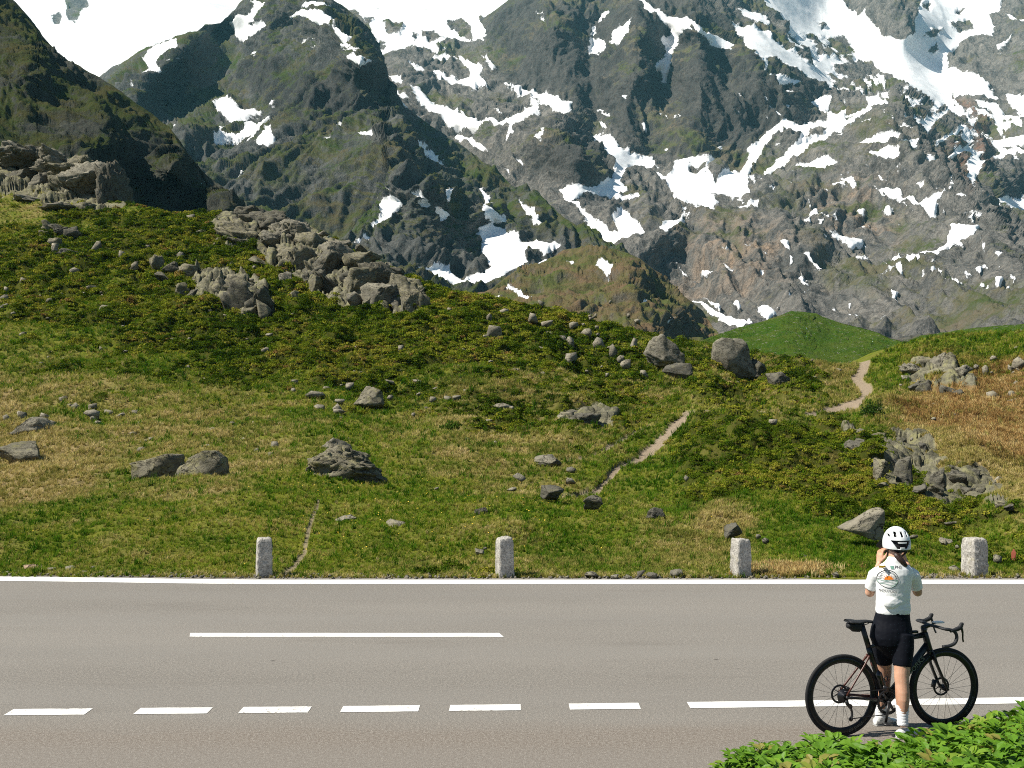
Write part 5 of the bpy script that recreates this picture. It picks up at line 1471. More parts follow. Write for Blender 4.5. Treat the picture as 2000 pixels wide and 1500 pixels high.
def profile_ring(prof, n=72):
    """revolve a closed (radius, y) profile round the y axis"""
    a = np.linspace(0, 2 * math.pi, n, endpoint=False)
    m = len(prof)
    V = [(math.cos(t_) * r, y, math.sin(t_) * r) for t_ in a for r, y in prof]
    F = [(k * m + s, k * m + (s + 1) % m, ((k + 1) % n) * m + (s + 1) % m, ((k + 1) % n) * m + s) for k in range(n) for s in range(m)]
    return V, F

def box(c, s, rz=0.0):
    x, y, z = np.asarray(s) / 2
    v = np.array([(-x, -y, -z), (x, -y, -z), (x, y, -z), (-x, y, -z), (-x, -y, z), (x, -y, z), (x, y, z), (-x, y, z)])
    return [tuple(p + np.asarray(c)) for p in v], [(0, 3, 2, 1), (4, 5, 6, 7), (0, 1, 5, 4), (1, 2, 6, 5), (2, 3, 7, 6), (3, 0, 4, 7)]

def part(name, vf, mat, parent, smooth=True):
    me = new_mesh(name, vf[0], vf[1], smooth)
    return link(name, me, mat, parent)

def text_mesh(body, size):
    """flat lettering: vertices (x right, y up), faces; centred on x"""
    cu = bpy.data.curves.new('lettering', 'FONT')
    cu.body = body
    cu.size = size
    cu.align_x = 'CENTER'
    cu.resolution_u = 3
    o = bpy.data.objects.new('lettering', cu)
    col.objects.link(o)
    dg = bpy.context.evaluated_depsgraph_get()
    me = bpy.data.meshes.new_from_object(o.evaluated_get(dg))
    v = np.array([x.co[:] for x in me.vertices])
    f = [tuple(p.vertices) for p in me.polygons]
    bpy.data.objects.remove(o)
    bpy.data.curves.remove(cu)
    bpy.data.meshes.remove(me)
    return v, f

BLACK = simple_mat('carbon_black', (0.012, 0.012, 0.013), 0.38, 0.5, scale=12)
RUBBER = simple_mat('tyre_rubber', (0.014, 0.014, 0.015), 0.75, 0.3, scale=60)
RIMB = simple_mat('carbon_rim', (0.010, 0.010, 0.011), 0.42, 0.45)
STEEL = simple_mat('dark_steel', (0.055, 0.055, 0.06), 0.38, 0.5, 0.85)
COPPER = simple_mat('red_brown_paint', (0.075, 0.024, 0.017), 0.35, 0.5, scale=6, var=0.4)
TAPE = simple_mat('bar_tape', (0.016, 0.017, 0.020), 0.65, 0.35, scale=80, bump=0.2)
GREYINK = simple_mat('grey_lettering', (0.15, 0.165, 0.155), 0.6, 0.3)
PALEINK = simple_mat('pale_lettering', (0.16, 0.18, 0.15), 0.5, 0.3)
WHITEP = simple_mat('white_plastic', (0.72, 0.74, 0.74), 0.4, 0.4)

rc, fc = ground_at(1645, 1438), ground_at(1842, 1421)
heading = math.atan2(fc[1] - rc[1], fc[0] - rc[0])
bike = empty('bicycle', (rc[0], rc[1], 0), heading, label='black road bicycle with deep rims held upright by the standing cyclist', category='bicycle')
WR = 0.342
WB = 0.985
def wheel(x, text_angle, rear):
    tread = [(WR, 0.0), (WR - 0.002, 0.007), (WR - 0.008, 0.0125), (WR - 0.018, 0.0145), (WR - 0.027, 0.012), (WR - 0.030, 0.008), (WR - 0.030, -0.008), (WR - 0.027, -0.012), (WR - 0.018, -0.0145), (WR - 0.008, -0.0125), (WR - 0.002, -0.007)]
    rim = [(WR - 0.0255, 0.0125), (WR - 0.040, 0.0135), (WR - 0.058, 0.0115), (WR - 0.071, 0.006), (WR - 0.0745, 0.0), (WR - 0.071, -0.006), (WR - 0.058, -0.0115), (WR - 0.040, -0.0135), (WR - 0.0255, -0.0125)]
    w = part('wheel', profile_ring(rim), RIMB, bike)
    w.location = (x, 0, WR)
    part('tyre', profile_ring(tread), RUBBER, w)
    sp = []
    for k in range(24):
        a = 2 * math.pi * k / 24
        side = 1 if k % 2 else -1
        h = a + (0.42 if (k // 2) % 2 else -0.42)
        p0 = np.array([0.020 * math.cos(h), side * 0.026, 0.020 * math.sin(h)])
        p1 = np.array([(WR - 0.072) * math.cos(a), 0, (WR - 0.072) * math.sin(a)])
        sp.append(tube([p0, p1], 0.0013, 5, up=(0.1, 1, 0.2)))
    part('spokes', join(*sp), STEEL, w)
    hubp = [tube([(0, -0.05, 0), (0, -0.03, 0), (0, -0.026, 0), (0, 0.026, 0), (0, 0.03, 0), (0, 0.05, 0)], [0.010, 0.012, 0.026, 0.026, 0.012, 0.010], 16, up=(0, 0, 1))]
    part('hub', join(*hubp), BLACK, w)
    # brake disc: a ring on a six-armed spider, on the far side
    dsk = [profile_ring([(0.080, 0.037), (0.080, 0.039), (0.062, 0.039), (0.062, 0.037)], 48)]
    for k in range(6):
        a = k * math.pi / 3
        dsk.append(tube([(0.02 * math.cos(a), 0.038, 0.02 * math.sin(a)), (0.066 * math.cos(a + 0.35), 0.038, 0.066 * math.sin(a + 0.35))], 0.004, 6, up=(0, 1, 0)))
    part('brake_disc', join(*dsk), STEEL, w)
    # maker's lettering along the rim
    tv, tf = text_mesh('DT SWISS', 0.034)
    rr = WR - 0.064
    ang = text_angle + tv[:, 0] / (WR - 0.045)
    rad = (WR - 0.058 + 0.026) - tv[:, 1]
    yy = -0.0150 * np.ones(len(tv))
    V = np.stack([rad * np.cos(ang), yy, rad * np.sin(ang)], 1)
    part('lettering', (V, tf), GREYINK, w, False)
    return w
wr_ = wheel(0.0, math.radians(-66), True)
wf_ = wheel(WB, math.radians(-32), False)

BB = np.array([0.405, 0, 0.272])
ST_TOP = np.array([0.232, 0, 0.80])
HT_B = np.array([0.838, 0, 0.690])
HT_T = np.array([0.798, 0, 0.822])
fr = [tube(curve([BB, BB + (ST_TOP - BB) * 0.5, BB + (ST_TOP - BB) * 0.86], 8), [(0.017, 0.030)] * 3 + [(0.016, 0.026)] * 5, 14),
      tube([HT_T + (0.004, 0, 0.012), HT_T, HT_B, HT_B + (0.008, 0, -0.02)], [(0.021, 0.026), (0.024, 0.034), (0.025, 0.036), (0.023, 0.030)], 14, up=(0, 1, 0)),
      tube([HT_B + (-0.01, 0, 0.035), (HT_B + BB) / 2 + (0, 0, 0.012), BB + (0.01, 0, 0)], [(0.024, 0.030), (0.027, 0.034), (0.030, 0.034)], 14),
      tube([HT_T + (0, 0, -0.02), (HT_T * 0.5 + ST_TOP * 0.5) + (0.02, 0, -0.038), ST_TOP + (0.030, 0, -0.072)], [(0.020, 0.023), (0.016, 0.017), (0.013, 0.014)], 14),
      tube([BB + (0, -0.036, 0), BB + (0, 0.036, 0)], 0.026, 16)]
frame = part('frame', join(*fr), BLACK, bike)
for s in (-1, 1):
    part('seat_stay', tube(curve([(0.258, s * 0.014, 0.665), (0.19, s * 0.030, 0.575), (0.01, s * 0.060, 0.352)], 8), [(0.010, 0.012)] * 2 + [(0.007, 0.009)] * 6, 10), COPPER, bike)
    part('chain_stay', tube(curve([(0.395, s * 0.028, 0.280), (0.25, s * 0.048, 0.305), (0.0, s * 0.062, 0.338)], 8), [(0.010, 0.017)] * 4 + [(0.009, 0.011)] * 4, 10), BLACK if s < 0 else COPPER, bike)
part('seat_tube_edge', tube(curve([(0.275, 0, 0.60), (0.335, 0, 0.45), (0.378, 0, 0.31)], 8), [(0.010, 0.006)] * 8, 10), COPPER, bike)
# fork
fk = [tube([HT_B + (0.006, 0, -0.01), HT_B + (0.016, 0, -0.055)], [(0.026, 0.030), (0.030, 0.024)], 14, up=(0, 1, 0))]
for s in (-1, 1):
    fk.append(tube(curve([HT_B + (0.014, s * 0.022, -0.03), (0.885, s * 0.047, 0.55), (0.975, s * 0.052, 0.352), (WB, s * 0.053, 0.336)], 10), [(0.012, 0.026)] * 3 + [(0.011, 0.021)] * 3 + [(0.010, 0.015)] * 4, 12, up=(0, 1, 0)))
part('fork', join(*fk), BLACK, bike)
cal = [tube([(WB - 0.055, 0.048, 0.40), (WB - 0.075, 0.048, 0.335)], [(0.016, 0.026)] * 2, 10, up=(0, 1, 0)), tube([(0.06, 0.046, 0.385), (0.10, 0.046, 0.365)], [(0.016, 0.022)] * 2, 10)]
part('brake_caliper', cal[0], BLACK, bike)
part('brake_caliper', cal[1], BLACK, bike)
# seat post and saddle
sd0 = BB + (ST_TOP - BB) * 0.86
part('seat_post', tube([sd0 - (ST_TOP - BB) * 0.10, sd0 + (ST_TOP - BB) * 0.38], [(0.0135, 0.024)] * 2, 14), BLACK, bike)
sx = np.linspace(0, 1, 26)
half = np.interp(sx, [0, 0.08, 0.25, 0.45, 0.7, 0.92, 1.0], [0.040, 0.066, 0.070, 0.048, 0.022, 0.019, 0.008])
top = np.interp(sx, [0, 0.15, 0.4, 0.75, 1.0], [0.974, 0.972, 0.962, 0.962, 0.952])
SV, SF = [], []
ns = 13
for k in range(26):
    x = 0.045 + sx[k] * 0.252
    for j in range(ns):
        q = (j / (ns - 1)) * 2 - 1
        SV.append((x, q * half[k], top[k] - 0.016 * abs(q) ** 2.5 - 0.004 * math.exp(-(q * 6) ** 2)))
    for j in range(ns):
        q = 1 - (j / (ns - 1)) * 2
        SV.append((x, q * half[k] * 0.9, top[k] - 0.024 - 0.010 * (1 - abs(q)) * 0))
m_ = 2 * ns
for k in range(25):
    for j in range(m_):
        SF.append((k * m_ + j, k * m_ + (j + 1) % m_, (k + 1) * m_ + (j + 1) % m_, (k + 1) * m_ + j))
SF += [tuple(range(m_)), tuple(range(25 * m_, 26 * m_))[::-1]]
saddle = part('saddle', (SV, SF), TAPE, bike)
rails = [tube(curve([(0.10, s * 0.022, 0.945), (0.15, s * 0.022, 0.926), (0.22, s * 0.022, 0.926), (0.275, s * 0.008, 0.944)], 12), 0.0038, 8) for s in (-1, 1)]
part('rails', join(*rails), STEEL, saddle)
# stem, handlebar, shifters
STM = HT_T + (-0.010, 0, 0.045)
part('stem', join(tube([HT_T + (-0.002, 0, 0.006), STM], [(0.022, 0.028)] * 2, 12, up=(0, 1, 0)), tube(curve([STM + (-0.012, 0, -0.004), STM + (0.03, 0, 0.010), STM + (0.062, 0, 0.016)], 6), [(0.020, 0.021)] * 3 + [(0.022, 0.017)] * 3, 12)), BLACK, bike)
BC = STM + (0.062, 0, 0.016)
hb = []
for s in (-1, 1):
    path = curve([BC, BC + (0.002, s * 0.10, 0.006), BC + (0.012, s * 0.178, 0.004), BC + (0.055, s * 0.196, -0.002), BC + (0.098, s * 0.200, -0.022), BC + (0.112, s * 0.204, -0.066), BC + (0.088, s * 0.208, -0.112), BC + (0.030, s * 0.212, -0.132), BC + (-0.030, s * 0.214, -0.134)], 44)
    rad = [(0.020, 0.012)] * 12 + [(0.0155, 0.014)] * 32
    hb.append(tube(path, rad, 12))
handlebar = part('handlebar', join(*hb), TAPE, bike)
for s in (-1, 1):
    h = BC + np.array([0.082, s * 0.200, -0.006])
    part('brake_hood', tube(curve([h + (-0.03, 0, -0.004), h + (0.02, 0, 0.004), h + (0.062, 0, 0.018), h + (0.082, 0, 0.048), h + (0.084, 0, 0.060)], 14), [(0.014, 0.015)] * 4 + [(0.016, 0.019)] * 4 + [(0.015, 0.018)] * 4 + [(0.011, 0.012)] * 2, 12), TAPE, handlebar)
    part('brake_lever', tube(curve([h + (0.080, 0, 0.020), h + (0.094, -s * 0.004, -0.03), h + (0.100, -s * 0.012, -0.075), h + (0.112, -s * 0.020, -0.108)], 12), [(0.010, 0.008)] * 4 + [(0.008, 0.006)] * 5 + [(0.009, 0.004)] * 3, 10, up=(0, 1, 0)), BLACK, handlebar)
comp = join(box(BC + (0.085, 0, 0.022), (0.085, 0.052, 0.012)))
part('bike_computer', comp, WHITEP, bike, False)
part('computer_mount', tube([BC + (0, 0.012, 0.004), BC + (0.06, 0.0, 0.010)], [(0.010, 0.005)] * 2, 8), BLACK, bike)
part('tube_mount', box((HT_T + (-0.10, 0, 0.012)), (0.06, 0.03, 0.022)), BLACK, bike)
# drivetrain
cr = [profile_ring([(0.105, -0.052), (0.105, -0.048), (0.082, -0.047), (0.082, -0.053)], 56)]
for k in range(40):
    a = k * 2 * math.pi / 40
    cr.append(box((0.1065 * math.cos(a), -0.050, 0.1065 * math.sin(a)), (0.006, 0.003, 0.006)))
for k in range(4):
    a = k * math.pi / 2 + 0.6
    cr.append(tube([(0.02 * math.cos(a), -0.054, 0.02 * math.sin(a)), (0.088 * math.cos(a), -0.052, 0.088 * math.sin(a))], [(0.016, 0.005), (0.010, 0.004)], 8, up=(0, 1, 0)))
ck = part('chainring', join(*cr), BLACK, bike)
ck.location = BB
ar = [tube([(0, -0.066, 0), (-0.042, -0.074, -0.166)], [(0.016, 0.009), (0.012, 0.008)], 12, up=(0, 1, 0)), tube([(0, 0.066, 0), (0.042, 0.074, 0.166)], [(0.016, 0.009), (0.012, 0.008)], 12, up=(0, 1, 0)), tube([(0, -0.075, 0), (0, 0.075, 0)], 0.013, 12)]
cka = part('crank_arm', ar[0], BLACK, bike); cka.location = BB
ckb = part('crank_arm', ar[1], BLACK, bike); ckb.location = BB
cks = part('crank_axle', ar[2], BLACK, bike); cks.location = BB
for s in (-1, 1):
    pc_ = BB + np.array([s * 0.042, s * 0.105, s * 0.166])
    part('pedal', join(tube([pc_ + (0, -0.03, 0), pc_ + (0, 0.03, 0)], [(0.036, 0.008)] * 2, 10, up=(0, 0, 1)), tube([pc_ + (-0.04, 0, 0.0), pc_ + (0.03, 0, 0)], [(0.026, 0.006), (0.02, 0.006)], 8)), BLACK, bike)
cass = []
for k, r_ in enumerate((0.058, 0.054, 0.050, 0.046, 0.042, 0.038, 0.034, 0.030, 0.027, 0.024)):
    cass.append(profile_ring([(r_, -0.024 - k * 0.0035), (r_, -0.0222 - k * 0.0035), (0.015, -0.0222 - k * 0.0035), (0.015, -0.024 - k * 0.0035)], 40))
cs_ = part('cassette', join(*cass), STEEL, bike)
cs_.location = (0, 0, WR)
chn = [tube(curve([(0.0, -0.040, WR + 0.038), (0.2, -0.046, WR + 0.036), (BB[0], -0.050, BB[2] + 0.104)], 10), [(0.003, 0.0045)] * 10, 6),
       tube(curve([(0.055, -0.042, WR - 0.190), (0.2, -0.045, WR - 0.182), (BB[0], -0.050, BB[2] - 0.104)], 10), [(0.003, 0.0045)] * 10, 6),
       tube(curve([(0.045, -0.042, WR - 0.075), (0.070, -0.042, WR - 0.14), (0.055, -0.042, WR - 0.190)], 8), [(0.003, 0.0045)] * 8, 6, up=(0, 1, 0))]
arc = [(BB[0] + 0.104 * math.cos(t_), -0.050, BB[2] + 0.104 * math.sin(t_)) for t_ in np.linspace(math.pi / 2, -math.pi / 2, 16)]
chn.append(tube(arc, [(0.003, 0.0045)] * 16, 6, up=(0, 1, 0)))
part('chain', join(*chn), STEEL, bike)
rd = [tube(curve([(0.008, -0.055, WR - 0.03), (0.015, -0.060, WR - 0.06), (0.050, -0.050, WR - 0.085)], 8), [(0.016, 0.014)] * 8, 10, up=(0, 1, 0)), tube(curve([(0.050, -0.046, WR - 0.080), (0.066, -0.044, WR - 0.14), (0.058, -0.043, WR - 0.200)], 8), [(0.008, 0.013)] * 8, 10, up=(0, 1, 0))]
for c_ in ((0.050, WR - 0.085), (0.056, WR - 0.190)):
    w_, f_ = profile_ring([(0.020, -0.046), (0.020, -0.038), (0.004, -0.038), (0.004, -0.046)], 20)
    rd.append(([(x + c_[0], y, z + c_[1]) for x, y, z in w_], f_))
part('rear_derailleur', join(*rd), BLACK, bike)
part('front_derailleur', tube([(0.36, -0.045, 0.395), (0.43, -0.050, 0.372)], [(0.010, 0.020), (0.008, 0.014)], 10), BLACK, bike)
part('bottle_cage', tube(curve([(0.345, 0, 0.43), (0.40, 0.034, 0.44), (0.43, 0, 0.47), (0.40, -0.034, 0.44), (0.345, 0, 0.43)], 20), 0.004, 6, up=(0.3, 0, 1)), BLACK, bike)
# frame lettering along the down tube, on the visible side
tv, tf = text_mesh('S-WORKS', 0.062)
d0 = HT_B - BB
d0 = d0 / np.linalg.norm(d0)
upv = np.array([-d0[2], 0, d0[0]])
ctr = BB + (HT_B - BB) * 0.60 + np.array([0, -0.034, 0.008])
V = ctr + tv[:, :1] * d0 + (tv[:, 1:2] - 0.022) * upv
part('lettering', (V, tf), PALEINK, frame, False)
tv, tf = text_mesh('SPECIALIZED', 0.020)
cd = np.array([-1.0, 0, 0.16]); cd /= np.linalg.norm(cd)
V = np.array([0.235, -0.062, 0.302]) - tv[:, :1] * cd + (tv[:, 1:2] - 0.007) * np.array([0.16, 0, 1.0])
part('lettering', (V, tf), PALEINK, frame, False)

# bottle and saddle bag are things of their own
M_bike = Matrix.Translation((rc[0], rc[1], 0)) @ Matrix.Rotation(heading, 4, 'Z')
def on_bike(vf, name, mat, **props):
    V = [tuple(M_bike @ Vector(p)) for p in vf[0]]
    return link(name, new_mesh(name, V, vf[1]), mat, **props)
bd = (BB - ST_TOP) / np.linalg.norm(BB - ST_TOP)
b0 = np.array([0.392, 0, 0.345])
bt = [b0 - bd * q for q in (0.0, 0.01, 0.09, 0.10, 0.115, 0.13, 0.165, 0.175, 0.19, 0.20)]
on_bike(tube(bt, [0.030, 0.036, 0.036, 0.033, 0.033, 0.036, 0.034, 0.026, 0.018, 0.014], 18), 'water_bottle', simple_mat('bottle_black', (0.012, 0.012, 0.013), 0.22, 0.6), label='black water bottle in the cage behind the cyclist\'s leg', category='bottle')
bag = tube(curve([(0.055, 0, 0.935), (0.09, 0, 0.915), (0.15, 0, 0.905), (0.185, 0, 0.900)], 10), [(0.018, 0.014)] + [(0.032, 0.030)] * 3 + [(0.034, 0.044)] * 3 + [(0.028, 0.042)] * 2 + [(0.018, 0.026)], 14)
on_bike(bag, 'saddle_bag', simple_mat('bag_nylon', (0.018, 0.018, 0.020), 0.7, 0.3, scale=50, bump=0.3), label='small black bag strapped under the bicycle saddle', category='saddle bag')
# ---------------------------------------------------------------- cyclist
YC = 8.76
def A(u, v, Y=YC):
    return at(u, v, Y)
PX = YC / FPX

def fuse(name, shapes, voxel, smooth=4, disp=None):
    """close overlapping shapes into one continuous skin"""
    V, F = join(*shapes)
    me = new_mesh(name, V, F)
    o = bpy.data.objects.new('fuse_tmp', me)
    col.objects.link(o)
    m = o.modifiers.new('r', 'REMESH')
    m.mode = 'VOXEL'
    m.voxel_size = voxel
    s = o.modifiers.new('s', 'SMOOTH')
    s.factor = 0.5
    s.iterations = smooth
    dg = bpy.context.evaluated_depsgraph_get()
    out = bpy.data.meshes.new_from_object(o.evaluated_get(dg))
    out.name = name
    bpy.data.objects.remove(o)
    bpy.data.meshes.remove(me)
    co = np.empty(len(out.vertices) * 3, np.float32)
    out.vertices.foreach_get('co', co)
    co = co.reshape(-1, 3)
    if disp is not None:
        nr = np.array([v.normal[:] for v in out.vertices])
        co = co + nr * disp(co.astype(float))[:, None]
        out.vertices.foreach_set('co', co.astype(np.float32).ravel())
        out.update()
    out.polygons.foreach_set('use_smooth', np.ones(len(out.polygons), bool))
    return out

def loft(sections, seg=20):
    """stack of horizontal-ish ellipses: (centre, rx, ry)"""
    V, F = [], []
    for c, rx, ry in sections:
        for s in range(seg):
            t_ = 2 * math.pi * s / seg
            cx, sy = math.cos(t_), math.sin(t_)
            k = 1.0
            V.append(np.asarray(c) + np.array([rx * cx * k, ry * sy * k, 0]))
    n = len(sections)
    for k in range(n - 1):
        for s in range(seg):
            F.append((k * seg + s, k * seg + (s + 1) % seg, (k + 1) * seg + (s + 1) % seg, (k + 1) * seg + s))
    F.append(tuple(range(seg))[::-1])
    F.append(tuple((n - 1) * seg + s for s in range(seg)))
    return V, F

def ball(c, r):
    v, f = ICO[3]
    return [tuple(np.asarray(c) + p * np.asarray(r)) for p in v], [tuple(q) for q in f]

ms = NT('skin')
sp_ = ms.pos()
skc = ms.mix(ms.range(ms.noise(sp_, 9.0, 4, 0.6), 0.35, 0.65), (0.46, 0.245, 0.155), (0.56, 0.33, 0.225))
SKIN = ms.done(skc, 0.5, ms.bump(ms.noise(sp_, 120.0, 3), 0.1, 0.002), 0.35, **{'Subsurface Weight': 0.12, 'Subsurface Radius': (0.012, 0.005, 0.003), 'Subsurface Scale': 0.6})
mj = NT('white_jersey')
jp = mj.pos()
jc = mj.mix(mj.range(mj.noise(jp, 6.0, 4, 0.6), 0.4, 0.7), (0.80, 0.80, 0.80), (0.70, 0.71, 0.71))
JERSEY = mj.done(jc, 0.75, mj.bump(mj.noise(jp, 260.0, 2), 0.15, 0.002), 0.2)
SHORTS = simple_mat('navy_lycra', (0.005, 0.006, 0.010), 0.7, 0.10, scale=25, bump=0.1)
SOCK = simple_mat('white_sock', (0.78, 0.79, 0.80), 0.8, 0.15, scale=90, bump=0.3)
SHOE = simple_mat('white_shoe', (0.66, 0.67, 0.66), 0.4, 0.4, scale=20)
SOLE = simple_mat('grey_sole', (0.36, 0.36, 0.35), 0.6, 0.3)
HAIR = simple_mat('brown_hair', (0.030, 0.015, 0.010), 0.45, 0.4, scale=60, bump=0.5)
HELM = simple_mat('helmet_shell', (0.66, 0.69, 0.70), 0.35, 0.5, scale=8, var=0.05)
DARKF = simple_mat('helmet_liner', (0.012, 0.012, 0.013), 0.7, 0.3)

person = empty('person', A(1741, 1432, 8.70), label='cyclist in white jersey, white helmet and dark shorts seen from behind taking a picture', category='person')
person.location.z = 0.0
PO = np.array(person.location)
def wear(name, me, mat, parent=None):
    """meshes are built in world space; move them into the figure's own"""
    co = np.empty(len(me.vertices) * 3, np.float32)
    me.vertices.foreach_get('co', co)
    co = co.reshape(-1, 3) - PO
    me.vertices.foreach_set('co', co.astype(np.float32).ravel())
    return link(name, me, mat, parent or person)

# joints
hipR, kneeR, ankR = A(1764, 1245, 8.70), A(1761, 1322, 8.64), A(1763, 1412, 8.60)
hipL, kneeL, ankL = A(1724, 1245, 8.80), A(1727, 1316, 8.88), A(1719, 1398, 8.95)
shR, shL = A(1783, 1121, 8.80), A(1709, 1121, 8.80)
elR, elL = A(1792, 1156, 8.86), A(1699, 1157, 8.86)
wrR, wrL = A(1768, 1096, 9.06), A(1717, 1101, 9.05)
neck0, head0 = A(1747, 1098, 8.80), A(1750, 1066, 8.83)

def limb(a, b, prof, seg=16, bend=None):
    a, b = np.asarray(a), np.asarray(b)
    q = np.linspace(0, 1, len(prof))
    path = a[None] * (1 - q[:, None]) + b[None] * q[:, None]
    if bend is not None:
        path = path + np.sin(q * math.pi)[:, None] * np.asarray(bend)[None]
    return tube(path, prof, seg, up=(0, 1, 0))

# skin: legs, arms, hands, neck and head in one surface
body = [limb(hipR, kneeR, [0.085, 0.084, 0.076, 0.066, 0.060]), limb(kneeR, ankR, [0.060, (0.056, 0.058), (0.057, 0.062), (0.055, 0.060), (0.045, 0.048), (0.036, 0.038), (0.034, 0.038)], bend=(0, -0.012, 0)),
        limb(hipL, kneeL, [0.085, 0.084, 0.076, 0.066, 0.060]), limb(kneeL, ankL, [0.060, (0.056, 0.058), (0.057, 0.062), (0.055, 0.060), (0.045, 0.048), (0.036, 0.038), (0.034, 0.038)], bend=(0, -0.012, 0)),
        ball(kneeR, (0.058, 0.058, 0.062)), ball(kneeL, (0.058, 0.058, 0.062)), ball(ankR, 0.038), ball(ankL, 0.038),
        limb(shR, elR, [0.050, 0.047, 0.043, 0.040]), limb(elR, wrR, [0.040, 0.041, 0.036, 0.028, 0.024]), ball(elR, 0.040),
        limb(shL, elL, [0.050, 0.047, 0.043, 0.040]), limb(elL, wrL, [0.040, 0.041, 0.036, 0.028, 0.024]), ball(elL, 0.040),
        loft([(A(1743, 1180), 0.12, 0.085), (A(1743, 1140), 0.125, 0.09), (A(1745, 1112), 0.10, 0.075), (neck0 + (0, 0, -0.01), 0.062, 0.060), (A(1748, 1085, 8.81), 0.052, 0.054), (A(1749, 1074, 8.82), 0.054, 0.058)]),
        ball(head0 + (0, 0.005, 0.02), (0.074, 0.092, 0.105)), ball(head0 + (0, 0.055, -0.045), (0.048, 0.045, 0.052)),
        ball(head0 + (0, 0.100, -0.012), (0.012, 0.016, 0.022)), ball(head0 + (-0.074, 0.01, -0.012), (0.010, 0.020, 0.030)), ball(head0 + (0.074, 0.01, -0.012), (0.010, 0.020, 0.030))]
def hand(w, palm_dir, finger_dir, side, seed):
    """palm, four fingers bent round what they hold, thumb from the side"""
    d = np.asarray(palm_dir, float); d /= np.linalg.norm(d)
    f = np.asarray(finger_dir, float); f /= np.linalg.norm(f)
    s = np.cross(d, f); s /= np.linalg.norm(s)
    s *= side
    out = [tube([w - d * 0.01, w + d * 0.03, w + d * 0.075, w + d * 0.088], [(0.022, 0.020), (0.034, 0.017), (0.040, 0.015), (0.036, 0.012)], 12, up=f)]
    for k, (o_, l_) in enumerate(((-0.030, 0.072), (-0.010, 0.080), (0.010, 0.074), (0.029, 0.058))):
        b0_ = w + d * 0.080 + s * o_
        b1 = b0_ + d * l_ * 0.45 + f * l_ * 0.10
        b2 = b1 + d * l_ * 0.10 + f * l_ * 0.42
        b3 = b2 - d * l_ * 0.10 + f * l_ * 0.26
        out.append(tube([b0_ - d * 0.02, b1, b2, b3], [0.0105, 0.0098, 0.0088, 0.0070], 8, up=s))
    t0 = w + d * 0.028 - s * 0.028
    out.append(tube([t0, t0 + d * 0.024 - s * 0.020 + f * 0.016, t0 + d * 0.048 - s * 0.016 + f * 0.036, t0 + d * 0.060 - s * 0.006 + f * 0.050], [0.014, 0.012, 0.0105, 0.008], 8, up=f))
    return out
body += hand(wrL, (0.12, 0.10, 0.95), (0.80, 0.35, 0.2), 1, 1)
body += hand(wrR, (-0.12, 0.10, 0.95), (-0.80, 0.35, 0.2), -1, 2)
wear('body', fuse('body', body, 0.0062, 3), SKIN)

# jersey
def wrinkle(co):
    q = co - PO
    z = q[:, 2]
    back = fbm(np.stack([q[:, 0] * 10 + z * 6, q[:, 1] * 8, z * 16 - q[:, 0] * 9], -1), 3, kind='ridge')
    low = smoothstep(1.30, 1.05, z)
    return 0.0035 * (back - 0.5) * (0.35 + low) + 0.0045 * low * perlin(np.stack([q[:, 0] * 14, q[:, 1] * 9, z * 30], -1))
jl = [(A(1744, 1198), 0.140, 0.100), (A(1744, 1193), 0.145, 0.104), (A(1744, 1176), 0.142, 0.102), (A(1745, 1155), 0.142, 0.104), (A(1746, 1135), 0.150, 0.110), (A(1747, 1120), 0.158, 0.108), (A(1747, 1110), 0.152, 0.096), (A(1747, 1104), 0.125, 0.082), (A(1747.5, 1098), 0.085, 0.070), (A(1748, 1091), 0.063, 0.062), (A(1748, 1088), 0.061, 0.060)]
jersey = [loft(jl, 28)]
for sh, el, sgn in ((shR, elR, 1), (shL, elL, -1)):
    a = sh + np.array([-sgn * 0.035, 0, 0.012])
    e = sh + (el - sh) * 0.80
    jersey.append(tube([a, sh + (0, 0, -0.012), sh * 0.5 + e * 0.5, e], [0.057, 0.060, 0.056, 0.052], 18, up=(0, 1, 0)))
jersey.append(ball(A(1742, 1178, 8.665), (0.075, 0.022, 0.050)))
jm = fuse('jersey', jersey, 0.0068, 3, wrinkle)
jco = np.empty(len(jm.vertices) * 3, np.float32)
jm.vertices.foreach_get('co', jco)
from mathutils.bvhtree import BVHTree
jtree = BVHTree.FromPolygons([Vector(c) for c in jco.reshape(-1, 3).astype(float)], [tuple(p.vertices) for p in jm.polygons])
jer = wear('jersey', jm, JERSEY)

def print_on(name, verts2d, faces, mat, u, v, rot=0.0, lift=0.0042):
    """flat print laid on the back of the jersey round view point (u, v)"""
    c = A(u, v, 8.655)
    ca, sa = math.cos(rot), math.sin(rot)
    V = []
    for x, y in np.asarray(verts2d)[:, :2]:
        o = Vector((c[0] + ca * x - sa * y, 7.5, c[2] + sa * x + ca * y))
        d = Vector((o.x - 0.0, 0, 0))
        hit = jtree.ray_cast(o, Vector((0.0, 1, 0)))
        p = hit[0] if hit[0] is not None else Vector((o.x, 8.66, o.z))
        V.append((p.x, p.y - lift, p.z))
    me = new_mesh(name, V, faces, False)
    return wear(name, me, mat, jer)
INK = simple_mat('black_print', (0.02, 0.022, 0.022), 0.7, 0.2)
GREENP = simple_mat('green_print', (0.14, 0.27, 0.22), 0.7, 0.2)
PALEG = simple_mat('pale_green_print', (0.38, 0.52, 0.46), 0.7, 0.2)
ORANGE = simple_mat('orange_print', (0.80, 0.22, 0.02), 0.7, 0.2)
YELLOW = simple_mat('yellow_print', (0.72, 0.42, 0.03), 0.7, 0.2)
def disc(r, n=40, a0=0.0, a1=2 * math.pi):
    a = np.linspace(a0, a1, n)
    return np.vstack([[0, 0], np.stack([np.cos(a) * r, np.sin(a) * r], 1)]), [(0, k, k + 1) for k in range(1, n)]
